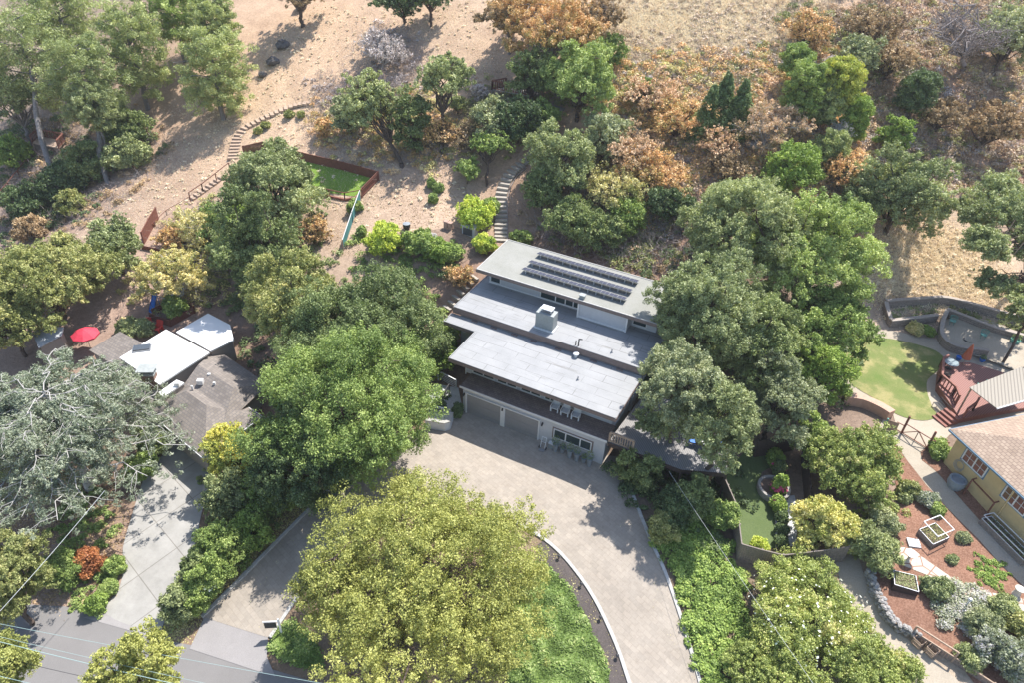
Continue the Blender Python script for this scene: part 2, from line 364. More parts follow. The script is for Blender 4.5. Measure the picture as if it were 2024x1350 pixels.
leafmat('leaf_redorange', st((.15,.06,.03),(.25,.10,.045),(.34,.15,.06),(.30,.20,.08)))
# ------------------------------------------------------------------ mesh helpers
def tag(o, label=None, cat=None, group=None, kind=None):
    if label: o['label'] = label
    if cat: o['category'] = cat
    if group: o['group'] = group
    if kind: o['kind'] = kind
    return o
def wloc(o):
    v = Vector(o.location)
    while o.parent: o = o.parent; v += Vector(o.location)
    return v
def empty(name, loc, label, cat, group=None):
    o = bpy.data.objects.new(name, None); COL.objects.link(o); o.location = loc; o.empty_display_size = .3
    return tag(o, label, cat, group)
def link(name, me, parent=None, loc=None, mat=None):
    if mat and not me.materials: me.materials.append(tm(mat))
    o = bpy.data.objects.new(name, me); COL.objects.link(o)
    if parent: o.parent = parent
    if loc is not None: o.location = loc
    return o
class MB:
    def __init__(s): s.v = []; s.f = []; s.uv = {}
    def add(s, vs, fs):
        n = len(s.v); s.v += [tuple(map(float, p)) for p in vs]; s.f += [tuple(i + n for i in q) for q in fs]; return s
    def box(s, x0, x1, y0, y1, z0, z1):
        return s.add([(x0,y0,z0),(x1,y0,z0),(x1,y1,z0),(x0,y1,z0),(x0,y0,z1),(x1,y0,z1),(x1,y1,z1),(x0,y1,z1)],
                     [(3,2,1,0),(4,5,6,7),(0,1,5,4),(1,2,6,5),(2,3,7,6),(3,0,4,7)])
    def obox(s, c, h, ang=0.0, tilt=0.0):
        """box centred at c, half sizes h, turned by ang about z after a tilt about its own x"""
        ca, sa, ct, st_ = math.cos(ang), math.sin(ang), math.cos(tilt), math.sin(tilt); vs = []
        for z in (-1, 1):
            for x, y in ((-1,-1),(1,-1),(1,1),(-1,1)):
                X, Y, Z = x*h[0], y*h[1], z*h[2]
                Y, Z = Y*ct - Z*st_, Y*st_ + Z*ct
                vs.append((c[0] + X*ca - Y*sa, c[1] + X*sa + Y*ca, c[2] + Z))
        return s.add(vs, [(3,2,1,0),(4,5,6,7),(0,1,5,4),(1,2,6,5),(2,3,7,6),(3,0,4,7)])
    def bar(s, p, q, r, r2=None, n=6, sq=False):
        p = Vector(p); q = Vector(q); d = (q - p)
        if d.length < 1e-6: return s
        d.normalize(); a = d.cross(Vector((0,0,1)))
        if a.length < .05: a = Vector((1,0,0))
        a.normalize(); b = a.cross(d); r2 = r if r2 is None else r2
        if sq: n = 4
        vs = []
        for c, rr in ((p, r), (q, r2)):
            for k in range(n):
                t = 2*math.pi*(k + .5)/n; m = 1.414 if sq else 1
                vs.append(c + (a*math.cos(t) + b*math.sin(t))*rr*m)
        return s.add(vs, [tuple(range(n-1,-1,-1)), tuple(range(n, 2*n))] + [(k, (k+1)%n, n+(k+1)%n, n+k) for k in range(n)])
    def lathe(s, c, prof, n=14):
        """prof: list of (radius, z) from bottom to top round c"""
        vs = [(c[0] + r*math.cos(2*math.pi*k/n), c[1] + r*math.sin(2*math.pi*k/n), c[2] + z) for r, z in prof for k in range(n)]
        fs = [(i*n+k, i*n+(k+1)%n, (i+1)*n+(k+1)%n, (i+1)*n+k) for i in range(len(prof)-1) for k in range(n)]
        fs += [tuple(range(n-1,-1,-1)), tuple((len(prof)-1)*n + k for k in range(n))]
        return s.add(vs, fs)
    def prism(s, poly, z0, z1):
        n = len(poly)
        a = sum(poly[i][0]*poly[(i+1)%n][1] - poly[(i+1)%n][0]*poly[i][1] for i in range(n))
        if a < 0: poly = poly[::-1]
        f = lambda z, p, i: (z[i] if isinstance(z, (list, tuple)) else z)
        return s.add([(p[0],p[1],f(z0,p,i)) for i,p in enumerate(poly)] + [(p[0],p[1],f(z1,p,i)) for i,p in enumerate(poly)],
                     [tuple(range(n-1,-1,-1)), tuple(range(n,2*n))] + [(k,(k+1)%n,n+(k+1)%n,n+k) for k in range(n)])
    def slab(s, quad, th):
        """a flat or sloping panel with its top on quad and thickness th downwards"""
        n = len(quad); a = sum(quad[i][0]*quad[(i+1)%n][1] - quad[(i+1)%n][0]*quad[i][1] for i in range(n))
        if a < 0: quad = quad[::-1]
        return s.add([tuple(p) for p in quad] + [(p[0],p[1],p[2]-th) for p in quad],
                     [tuple(range(n)), tuple(range(2*n-1,n-1,-1))] + [(k, n+k, n+(k+1)%n, (k+1)%n) for k in range(n)])
    def rock(s, c, r, rng, sq=(1,1,.7)):
        vs = []; 
        for i, (z, q) in enumerate(((-.8,.5),(-.2,.95),(.35,.9),(.85,.45))):
            for k in range(6):
                t = 2*math.pi*(k + .5*(i%2))/6; j = rng.uniform(.78,1.15)
                vs.append((c[0]+r*sq[0]*q*j*math.cos(t), c[1]+r*sq[1]*q*j*math.sin(t), c[2]+r*sq[2]*z*rng.uniform(.85,1.15)))
        return s.add(vs, [(i*6+k, i*6+(k+1)%6, (i+1)*6+(k+1)%6, (i+1)*6+k) for i in range(3) for k in range(6)] + [tuple(range(5,-1,-1)), tuple(range(18,24))])
    def build(s, name, mat, parent=None, uvdir=None, smooth=False):
        off = wloc(parent) if parent else Vector((0,0,0))
        me = bpy.data.meshes.new(name)
        me.from_pydata([(v[0]-off.x, v[1]-off.y, v[2]-off.z) for v in s.v], [], s.f); me.update()
        me.materials.append(tm(mat))
        if smooth:
            for p in me.polygons: p.use_smooth = True
        if uvdir is not None:
            uv = me.uv_layers.new(name='UVMap'); 
            for p in me.polygons:
                nrm = p.normal; h = Vector((0,0,1)).cross(nrm)
                if h.length < .05: h = Vector(uvdir)
                h.normalize(); g = nrm.cross(h)
                for li in p.loop_indices:
                    co = me.vertices[me.loops[li].vertex_index].co; uv.data[li].uv = (co.dot(h), co.dot(g))
        return link(name, me, parent)

# ------------------------------------------------------------------ ground sheets
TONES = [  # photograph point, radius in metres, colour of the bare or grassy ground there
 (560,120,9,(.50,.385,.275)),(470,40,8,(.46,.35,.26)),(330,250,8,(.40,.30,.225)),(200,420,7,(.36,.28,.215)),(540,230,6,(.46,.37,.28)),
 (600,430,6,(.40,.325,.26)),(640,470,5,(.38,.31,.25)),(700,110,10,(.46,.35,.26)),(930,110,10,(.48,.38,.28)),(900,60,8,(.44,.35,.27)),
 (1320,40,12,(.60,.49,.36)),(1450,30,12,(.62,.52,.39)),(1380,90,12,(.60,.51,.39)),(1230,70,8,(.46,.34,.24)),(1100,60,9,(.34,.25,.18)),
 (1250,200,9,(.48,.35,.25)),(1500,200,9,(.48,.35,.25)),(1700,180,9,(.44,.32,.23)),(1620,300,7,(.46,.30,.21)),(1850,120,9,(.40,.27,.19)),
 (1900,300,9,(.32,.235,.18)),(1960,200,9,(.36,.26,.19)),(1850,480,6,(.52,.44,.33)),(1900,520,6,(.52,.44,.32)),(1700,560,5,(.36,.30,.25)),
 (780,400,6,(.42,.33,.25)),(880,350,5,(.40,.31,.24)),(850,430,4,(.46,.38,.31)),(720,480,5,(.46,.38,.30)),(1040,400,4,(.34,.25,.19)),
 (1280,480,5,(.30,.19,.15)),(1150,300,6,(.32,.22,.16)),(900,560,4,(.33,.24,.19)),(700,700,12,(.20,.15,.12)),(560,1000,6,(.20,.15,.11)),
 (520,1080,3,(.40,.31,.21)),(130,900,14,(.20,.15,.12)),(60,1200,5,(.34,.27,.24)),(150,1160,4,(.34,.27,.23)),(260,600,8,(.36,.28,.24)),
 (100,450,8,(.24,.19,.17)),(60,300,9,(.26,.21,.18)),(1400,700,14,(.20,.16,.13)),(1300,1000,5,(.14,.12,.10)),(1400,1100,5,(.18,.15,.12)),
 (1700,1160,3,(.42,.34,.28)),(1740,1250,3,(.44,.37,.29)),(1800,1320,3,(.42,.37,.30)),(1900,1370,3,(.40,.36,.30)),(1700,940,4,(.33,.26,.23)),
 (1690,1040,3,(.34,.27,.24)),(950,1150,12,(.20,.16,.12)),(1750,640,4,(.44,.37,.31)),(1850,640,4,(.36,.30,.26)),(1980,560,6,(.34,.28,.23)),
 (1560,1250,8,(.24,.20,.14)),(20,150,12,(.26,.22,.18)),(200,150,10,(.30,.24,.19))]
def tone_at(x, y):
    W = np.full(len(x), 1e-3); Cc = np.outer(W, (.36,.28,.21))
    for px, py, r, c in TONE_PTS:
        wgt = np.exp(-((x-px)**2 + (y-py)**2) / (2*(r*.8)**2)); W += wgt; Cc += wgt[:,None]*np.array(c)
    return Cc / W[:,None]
TONE_PTS = []
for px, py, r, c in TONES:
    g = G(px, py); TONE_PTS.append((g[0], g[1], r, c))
def build_ground():
    nx, ny = len(GX), len(GY); n = nx*ny
    co = np.stack([gx, gy, GZ], -1).reshape(-1, 3)
    i, j = np.meshgrid(np.arange(nx-1), np.arange(ny-1), indexing='ij'); a = (i*ny + j).ravel()
    quads = np.stack([a, a+ny, a+ny+1, a+1], -1)
    me = bpy.data.meshes.new('hillside_ground'); me.vertices.add(n); me.vertices.foreach_set('co', co.ravel().astype(np.float32))
    me.loops.add(quads.size); me.loops.foreach_set('vertex_index', quads.ravel().astype(np.int32))
    me.polygons.add(len(quads)); me.polygons.foreach_set('loop_start', (np.arange(len(quads))*4).astype(np.int32))
    me.update(calc_edges=True)
    me.polygons.foreach_set('use_smooth', np.ones(len(quads), bool))
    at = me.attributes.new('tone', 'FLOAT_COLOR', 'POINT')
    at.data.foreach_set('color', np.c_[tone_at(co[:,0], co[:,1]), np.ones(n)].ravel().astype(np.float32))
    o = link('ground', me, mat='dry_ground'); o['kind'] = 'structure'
build_ground()

def smooth_poly(pts, n=4, closed=True):
    """Catmull-Rom through the points"""
    p = [np.array(q, float) for q in pts]; N = len(p); out = []
    rng = range(N) if closed else range(N-1)
    for i in rng:
        g = (lambda k: p[k % N]) if closed else (lambda k: p[min(max(k, 0), N-1)])
        a, b, c, d = g(i-1), g(i), g(i+1), g(i+2)
        for k in range(n):
            t = k/n; out.append(.5*((2*b) + (-a+c)*t + (2*a-5*b+4*c-d)*t*t + (-a+3*b-3*c+d)*t**3))
    if not closed: out.append(p[-1])
    return [tuple(q) for q in out]
def sheet(name, pxs, mat, dz=.05, smooth=0, world=False, kind='structure', parent=None, label=None, cat=None):
    pts = pxs if world else [g[:2] for g in GP(pxs)]
    pts = [tuple(p[:2]) for p in pts]
    if smooth: pts = smooth_poly(pts, smooth)
    bm = bmesh.new(); vs = [bm.verts.new((p[0], p[1], 0)) for p in pts]; f = bm.faces.new(vs)
    bmesh.ops.triangulate(bm, faces=[f])
    xs = [p[0] for p in pts]; ys = [p[1] for p in pts]
    for ax, lo, hi, arr in ((0, min(xs), max(xs), GX), (1, min(ys), max(ys), GY)):
        for v in arr[(arr > lo) & (arr < hi)]:
            no = (1,0,0) if ax == 0 else (0,1,0); cc = (v,0,0) if ax == 0 else (0,v,0)
            bmesh.ops.bisect_plane(bm, geom=bm.verts[:] + bm.edges[:] + bm.faces[:], plane_co=cc, plane_no=no, dist=1e-5)
    co = np.array([v.co[:] for v in bm.verts]); z = H(co[:,0], co[:,1]) + dz
    for v, q in zip(bm.verts, z): v.co.z = q
    for f in bm.faces:
        if f.normal.z < 0: f.normal_flip()
        f.smooth = True
    bm.normal_update()
    for f in bm.faces:
        if f.normal.z < 0: f.normal_flip()
    me = bpy.data.meshes.new(name); bm.to_mesh(me); bm.free()
    o = link(name, me, mat=mat); o['kind'] = kind
    if label: tag(o, label, cat)
    return o
def resample(pts, step):
    p = np.array([q[:2] for q in pts], float); d = np.r_[0, np.cumsum(np.linalg.norm(np.diff(p, axis=0), axis=1))]
    n = max(2, int(d[-1]/step) + 1); t = np.linspace(0, d[-1], n)
    return np.c_[np.interp(t, d, p[:,0]), np.interp(t, d, p[:,1])], t
def ribbon_mb(pts, width, h0, h1_, step=.5, follow=True):
    q, _ = resample(pts, step); tan = np.gradient(q, axis=0); tan /= np.linalg.norm(tan, axis=1)[:,None] + 1e-9
    nr = np.c_[-tan[:,1], tan[:,0]]; a = q + nr*width/2; b = q - nr*width/2
    zc = H(q[:,0], q[:,1]); n = len(q); mb = MB(); vs = []
    for k in range(n):
        vs += [(a[k][0],a[k][1],zc[k]+h0),(b[k][0],b[k][1],zc[k]+h0),(b[k][0],b[k][1],zc[k]+h1_),(a[k][0],a[k][1],zc[k]+h1_)]
    fs = [(0,1,2,3), tuple((n-1)*4 + i for i in (3,2,1,0))]
    for k in range(n-1):
        i, j = k*4, k*4+4
        fs += [(i+3,i+2,j+2,j+3),(i+1,i,j,j+1),(i+2,i+1,j+1,j+2),(i,i+3,j+3,j)]
    return mb.add(vs, fs)
def kerb(pxs, width=.22, h=.14, mat='kerb', smooth=4, name='kerb'):
    pts = [g[:2] for g in GP(pxs)]
    if smooth: pts = smooth_poly(pts, smooth, False)
    o = ribbon_mb(pts, width, -.2, h).build(name, mat); o['kind'] = 'structure'; return o

# ------------------------------------------------------------------ vegetation builders
def quads_mesh(name, V, v, pal, parent, loc=None):
    """V: (n,4,3) leaf corners, v: (n,) tone of each leaf"""
    n = len(V); me = bpy.data.meshes.new(name)
    me.vertices.add(n*4); me.vertices.foreach_set('co', V.reshape(-1).astype(np.float32))
    me.loops.add(n*4); me.loops.foreach_set('vertex_index', np.arange(n*4, dtype=np.int32))
    me.polygons.add(n); me.polygons.foreach_set('loop_start', (np.arange(n)*4).astype(np.int32))
    me.update(calc_edges=True)
    a = me.attributes.new('v', 'FLOAT', 'FACE'); a.data.foreach_set('value', np.clip(v, 0, 1).astype(np.float32))
    return link(name, me, parent, loc, pal)
def unit(a): return a / (np.linalg.norm(a, axis=-1, keepdims=True) + 1e-9)
def leaf_mesh(name, pts, nr, v, ls, pal, parent, seed, asp=1.0, axis=None):
    rg = np.random.default_rng(seed + 991); n = len(pts); nr = unit(nr)
    t = unit(np.cross(nr, rg.normal(size=(n,3)))) if axis is None else unit(axis)
    b = unit(np.cross(nr, t)); s = (ls * rg.uniform(.45, 1.5, n))[:,None]
    lx, ly = t*s*.5*asp, b*s*.5*(1/asp if asp > 1.5 else .75)
    V = np.stack([pts - lx, pts - ly*.9 + lx*.1, pts + lx, pts + ly*.9 + lx*.1], 1)
    return quads_mesh(name, V, v, pal, parent)
def dirs(n, rg, zmin=-1.0):
    z = rg.uniform(zmin, 1, n); t = rg.uniform(0, 2*np.pi, n); r = np.sqrt(1 - z*z); return np.c_[r*np.cos(t), r*np.sin(t), z]
def shell_points(c, r, n, ls, rg, sq=(1,1,1)):
    d = dirs(n, rg); rr = r * rg.uniform(.55, 1.08, n)**.7
    return c + d*rr[:,None]*np.array(sq), d*.8 + (0,0,.3) + rg.normal(size=(n,3))*.6, np.clip(rg.normal(.45,.22,n),0,1)
def tubes_mesh(name, segs, pal, parent, n=5):
    """segs: array (k,8) of p, q, r0, r1"""
    S = np.asarray(segs, float); p, q = S[:,:3], S[:,3:6]; d = unit(q-p)
    ref = np.where(np.abs(d[:,2:3]) > .9, np.array([[1.,0,0]]), np.array([[0,0,1.]])); a = unit(np.cross(d, ref)); b = np.cross(a, d)
    k = len(S); t = 2*np.pi*np.arange(n)/n; ring = a[:,None]*np.cos(t)[None,:,None] + b[:,None]*np.sin(t)[None,:,None]
    V = np.concatenate([p[:,None] + ring*S[:,6][:,None,None], q[:,None] + ring*S[:,7][:,None,None]], 1).reshape(-1,3)
    base = (np.arange(k)*2*n)[:,None]; j = np.arange(n); F_ = np.stack([base+j, base+(j+1)%n, base+n+(j+1)%n, base+n+j], -1).reshape(-1)
    me = bpy.data.meshes.new(name); me.vertices.add(len(V)); me.vertices.foreach_set('co', V.ravel().astype(np.float32))
    me.loops.add(len(F_)); me.loops.foreach_set('vertex_index', F_.astype(np.int32))
    me.polygons.add(k*n); me.polygons.foreach_set('loop_start', (np.arange(k*n)*4).astype(np.int32)); me.update(calc_edges=True)
    me.polygons.foreach_set('use_smooth', np.ones(k*n, bool))
    return link(name, me, parent, None, pal)
def curve_segs(a, b, r0, r1, rg, n=4, sag=0.0, wob=.08):
    a = np.array(a, float); b = np.array(b, float); L = np.linalg.norm(b-a); t = np.linspace(0,1,n+1)[:,None]
    p = a + (b-a)*t; w_ = rg.normal(size=(n+1,3))*wob*L; w_[0] = 0; w_[-1] = 0; p = p + w_*np.sin(np.pi*t); p[:,2] += sag*L*np.sin(np.pi*t[:,0])
    r = r0 + (r1-r0)*t[:,0]
    return [np.r_[p[i], p[i+1], r[i], r[i+1]] for i in range(n)]
NV = {'leaves': 0, 'trees': 0}
def tree(kind, px, py, rp, hc, pal, label, name='tree', cat='tree', asp=.8, dens=1.0, group=None, seed=None, bark='bark_brown', lean=(0,0), lsf=1.0, base=None, low=-.25, r1f=None):
    """crown whose centre is seen at (px,py), hc metres above the ground under it; rp = crown radius in photograph points"""
    NV['trees'] += 1; seed = seed if seed is not None else NV['trees']*17; rg = np.random.default_rng(seed)
    c = G(px, py, hc); D = depth(c); Rr = rp * D / F * (1.14 if rp > 24 else 1.05); Hh = Rr*asp; ls = max(.10, .0021*D)*lsf
    bx, by = c[0]+lean[0], c[1]+lean[1]; bz = h1(bx, by)
    if base: g = G(*base); bx, by, bz = g
    root = empty(name, (bx,by,bz), label, cat, group); cc = np.array([c[0]-bx, c[1]-by, c[2]-bz]); b0 = np.array([0,0,-.25])
    PT, NR, VV, segs = [], [], [], []
    def put(c2, r2, m, tone, flat=1.0, nup=.25, spread=.75):
        d = dirs(len(c2)*m, rg).reshape(len(c2), m, 3); rr = rg.uniform(.25,1,(len(c2),m,1))**.6
        p = c2[:,None] + d*rr*(r2[:,None,None] if np.ndim(r2) else r2)*np.array([1,1,flat])
        PT.append(p.reshape(-1,3)); NR.append((d*.7 + np.array([0,0,nup]) + rg.normal(size=d.shape)*spread).reshape(-1,3))
        VV.append((tone[:,None] + rg.normal(0,.13,(len(c2),m))).reshape(-1))
    r1 = (r1f or .30)*Rr if Rr < 5 else max(1.5, .25*Rr)
    if kind in ('oak','loose','dry'):
        k = {'oak':3.7,'loose':1.9,'dry':2.2}[kind]
        if hc < 3.4 and kind != 'loose': Hh = max(Hh, hc*.95); low = -.75
        elif kind == 'oak' and hc < 7.5: Hh = max(Hh, min(hc*.85, Rr*1.15)); low = -.6
        n1 = int(k*(1.25 if Rr > 7 else 1)*(Rr/r1)**2)
        zz_ = 1-(1-low)*(np.arange(n1)+.5)/n1; tt_ = np.arange(n1)*2.39996+rg.uniform(0,6); d1 = unit(np.c_[np.sqrt(1-zz_**2)*np.cos(tt_), np.sqrt(1-zz_**2)*np.sin(tt_), zz_] + rg.normal(size=(n1,3))*.13); f = rg.uniform(.55,1.0,n1)**.5 if kind == 'oak' else rg.uniform(.3,1,n1)**.5
        az = np.arctan2(d1[:,1], d1[:,0]); ph = rg.uniform(0,6.28,4); amp = .10 if Rr > 7.2 else .17 if Rr > 5 else (.25 if Rr > 2.2 else .33)
        lobe = 1 + amp*np.sin(2*az+ph[0]) + amp*.8*np.sin(3*az+ph[1]+1.5*d1[:,2]) + amp*.6*np.sin(5*az+ph[2]+2*d1[:,2]) + rg.normal(0,.06,n1)
        c1 = cc + d1*(f*np.clip(lobe,.55,1.25))[:,None]*np.array([Rr-r1*.7, Rr-r1*.7, Hh-r1*.6]) + rg.normal(size=(n1,3))*r1*.15
        c1[:,2] = np.maximum(c1[:,2], r1*.35)
        rr1 = r1*rg.uniform(.5,1.25,n1); r2 = min(.44,max(.17, .24*r1)); n2 = {'oak':48,'loose':26,'dry':24}[kind]
        d2 = dirs(n1*n2, rg, -.35).reshape(n1,n2,3); c2 = c1[:,None] + d2*rr1[:,None,None]*rg.uniform(*((.42,1.14) if kind == 'oak' else (.2,1.45)),(n1,n2,1))*np.array([1,1,.85])
        t1 = rg.normal(.44,.11,n1) + .09*np.sin(az*2+ph[3]) + .07*np.sin(d1[:,2]*5+ph[0]); tone = (t1[:,None] + rg.normal(0,.14,(n1,n2))).reshape(-1); c2 = c2.reshape(-1,3); kp = rg.random(len(c2)) < (.86 if kind == 'oak' else 1.1)
        m = int({'oak':2.6,'loose':2.0,'dry':.7}[kind]*dens*(r2/ls)**2*3.0) + 2
        m = min(m, 80); put(c2[kp], (r2*rg.uniform(.55,1.35,len(c2)))[kp], m, tone[kp])
        hub = np.array([cc[0]*.4, cc[1]*.4, max(.3, cc[2]-Hh*.75)]); tr = max(.06, Rr*.05)
        segs += curve_segs(b0, hub, tr*1.3, tr, rg, 4, 0, .05)
        lim = rg.permutation(n1)[:min(n1, 26)]
        for i in lim: segs += curve_segs(hub, c1[i], tr*.55, tr*.12, rg, 4, .10)
        tw = rg.permutation(len(c2))[:{'oak':260,'loose':420,'dry':700}[kind]]
        ls_ = set(lim.tolist())
        for i in tw:
          if i//n2 in ls_: segs += curve_segs(c1[i//n2], c2[i], max(.018,tr*.14), .012*max(1,D/60), rg, 2, .05)
    elif kind == 'bare':
        n1 = 22; d1 = dirs(n1, rg, .0); c1 = cc + d1*rg.uniform(.5,1,n1)[:,None]*np.array([Rr,Rr,Hh]); hub = cc*np.array([.3,.3,.45]); tr = max(.08,Rr*.045)
        segs += curve_segs(b0, hub, tr*1.5, tr, rg, 4, 0, .06)
        for i in range(n1):
            segs += curve_segs(hub, c1[i], tr*.6, tr*.2, rg, 5, .1, .10)
            for j in range(14):
                q = c1[i]*rg.uniform(.55,1.0)+hub*0; e = q + dirs(1,rg,-.1)[0]*Rr*rg.uniform(.15,.4); segs += curve_segs(q, e, tr*.16, .014, rg, 3, .05, .12)
                for w2 in range(2): e2 = e + dirs(1,rg,-.2)[0]*Rr*.13; segs += curve_segs(e, e2, .018, .010, rg, 2, 0, .1)
        if dens > 0: put(cc + dirs(160,rg,-.2)*np.array([Rr,Rr,Hh])*rg.uniform(.5,1,(160,1)), .3, int(6*dens)+1, rg.normal(.4,.2,160))
    elif kind == 'pine':
        # whorled branches with upturned needle tufts
        n1 = int(30*max(.6,dens)); th = np.arange(n1)*2.4; zz = np.linspace(-Hh*.75, Hh*.9, n1); rr1 = Rr*np.sqrt(np.clip(1-(zz/(Hh*1.1))**2,.05,1))*rg.uniform(.6,1.0,n1)
        ends = cc + np.c_[rr1*np.cos(th), rr1*np.sin(th), zz+rr1*.15]; tr = max(.12, Rr*.055)
        top = cc + np.array([0,0,Hh*.95]); segs += curve_segs(b0, cc, tr*1.3, tr*.7, rg, 6, 0, .02) + curve_segs(cc, top, tr*.7, .05, rg, 3, 0, .02)
        C2 = []
        for i in range(n1):
            a = cc + np.array([0,0,zz[i]-.2]); segs += curve_segs(a, ends[i], tr*.3, .03, rg, 3, .06)
            for j in range(11): C2.append(a + (ends[i]-a)*rg.uniform(.35,1.05) + rg.normal(size=3)*Rr*.10)
        C2 = np.array(C2); m = int(min(80, 3.0*dens*(.6/ls)**2*2.4))+4; r2 = max(.42,Rr*.13)
        put(C2, r2*rg.uniform(.7,1.3,len(C2)), m, rg.normal(.45,.16,len(C2)), .75, .2, .9)
    elif kind == 'cone':
        n1 = int(90*dens); h_ = rg.random(n1)**1.25; th = rg.uniform(0,6.28,n1); rad = Rr*(1-h_*.93)*rg.uniform(.7,1.05,n1); zb_ = cc[2]-Hh; zb_ = max(zb_, .2)
        c2 = np.c_[cc[0]+rad*np.cos(th), cc[1]+rad*np.sin(th), zb_+(cc[2]+Hh-zb_)*h_]
        m = int(min(90, 5*(.5/ls)**2*dens))+5; put(c2, np.maximum(.2,Rr*.24*(1.15-h_)), m, rg.normal(.42,.15,n1), 1.3, .3, .6)
        for k in range(10): z = zb_+(cc[2]+Hh-zb_)*k/10; put(np.array([[cc[0],cc[1],z]]), np.array([Rr*(1-k/10.8)*.8]), m*8, np.array([.35]), .5)
        segs += curve_segs(b0, cc+(0,0,Hh*.8), Rr*.08, .03, rg, 5, 0, .01)
    elif kind == 'cedar':
        tr = .38; top = cc+(0,0,Hh*.8); segs += curve_segs(b0, top, tr, .04, rg, 8, 0, .02); C2 = []; TN = []
        nb = 78
        for i in range(nb):
            f = i/nb; th = i*2.4+rg.uniform(-.3,.3); L = Rr*(1-.5*f)*rg.uniform(.6,1.2); z = cc[2]-Hh*.55+Hh*1.4*f
            a = np.array([cc[0]*z/cc[2],cc[1]*z/cc[2],z]); e = a + np.array([L*math.cos(th), L*math.sin(th), L*rg.uniform(-.10,.12)]); sg = curve_segs(a, e, .10*(1-.6*f), .024, rg, 7, .06, .05); segs += sg
            for s_ in sg[1:]:
                for q in range(3):
                    p0 = s_[:3] + (s_[3:6]-s_[:3])*rg.random(); an = th + rg.choice([-1,1])*rg.uniform(.5,1.3); l2 = L*rg.uniform(.12,.30)
                    e2 = p0 + np.array([l2*math.cos(an), l2*math.sin(an), -l2*rg.uniform(.05,.35)]); s2 = curve_segs(p0, e2, .024, .010, rg, 3, .06, .05); segs += s2 if q < 2 else []
                    for w_ in s2:
                        for u_ in range(2): C2.append(w_[3:6] + rg.normal(size=3)*np.array([.18,.18,.10]) - (0,0,.24)); TN.append(rg.normal(.45,.18))
        C2 = np.array(C2); keep = rg.random(len(C2)) < .72; put(C2[keep], .32*rg.uniform(.5,1.2,keep.sum()), int(26*dens), np.array(TN)[keep], .9, .35, .7)
    pts = np.concatenate(PT) if PT else None
    segs = np.array(segs)
    if segs is not None and len(segs): tubes_mesh('trunk', segs, bark, root)
    if pts is not None:
        pts[:,2] = np.maximum(pts[:,2], .04)
        needle = kind in ('pine','cone','cedar')
        leaf_mesh('crown', pts, np.concatenate(NR), np.concatenate(VV), ls*(1.15 if not needle else 1.0), pal, root, seed, asp=1.9 if kind == 'pine' else (1.7 if kind == 'cedar' else 1.0)); NV['leaves'] += len(pts)
    return root
def bush(px, py, rp, pal, label, hc=None, name='shrub', cat='shrub', asp=.75, kind='oak', dens=1.0, group=None, bark='bark_brown', **kw):
    g = G(px, py); rr = rp*depth(g)/F; hc = rr*asp*.75 if hc is None else hc
    return tree(kind, px, py, rp, hc, pal, label, name, cat, asp, dens, group, bark=bark, low=-.1, **kw)
def inside(poly, x, y):
    n = len(poly); res = np.zeros(len(x), bool)
    for i in range(n):
        x1, y1 = poly[i][:2]; x2, y2 = poly[(i+1)%n][:2]
        if y1 == y2: continue
        c = ((y1 > y) != (y2 > y)) & (x < (x2-x1)*(y-y1)/(y2-y1)+x1); res ^= c
    return res
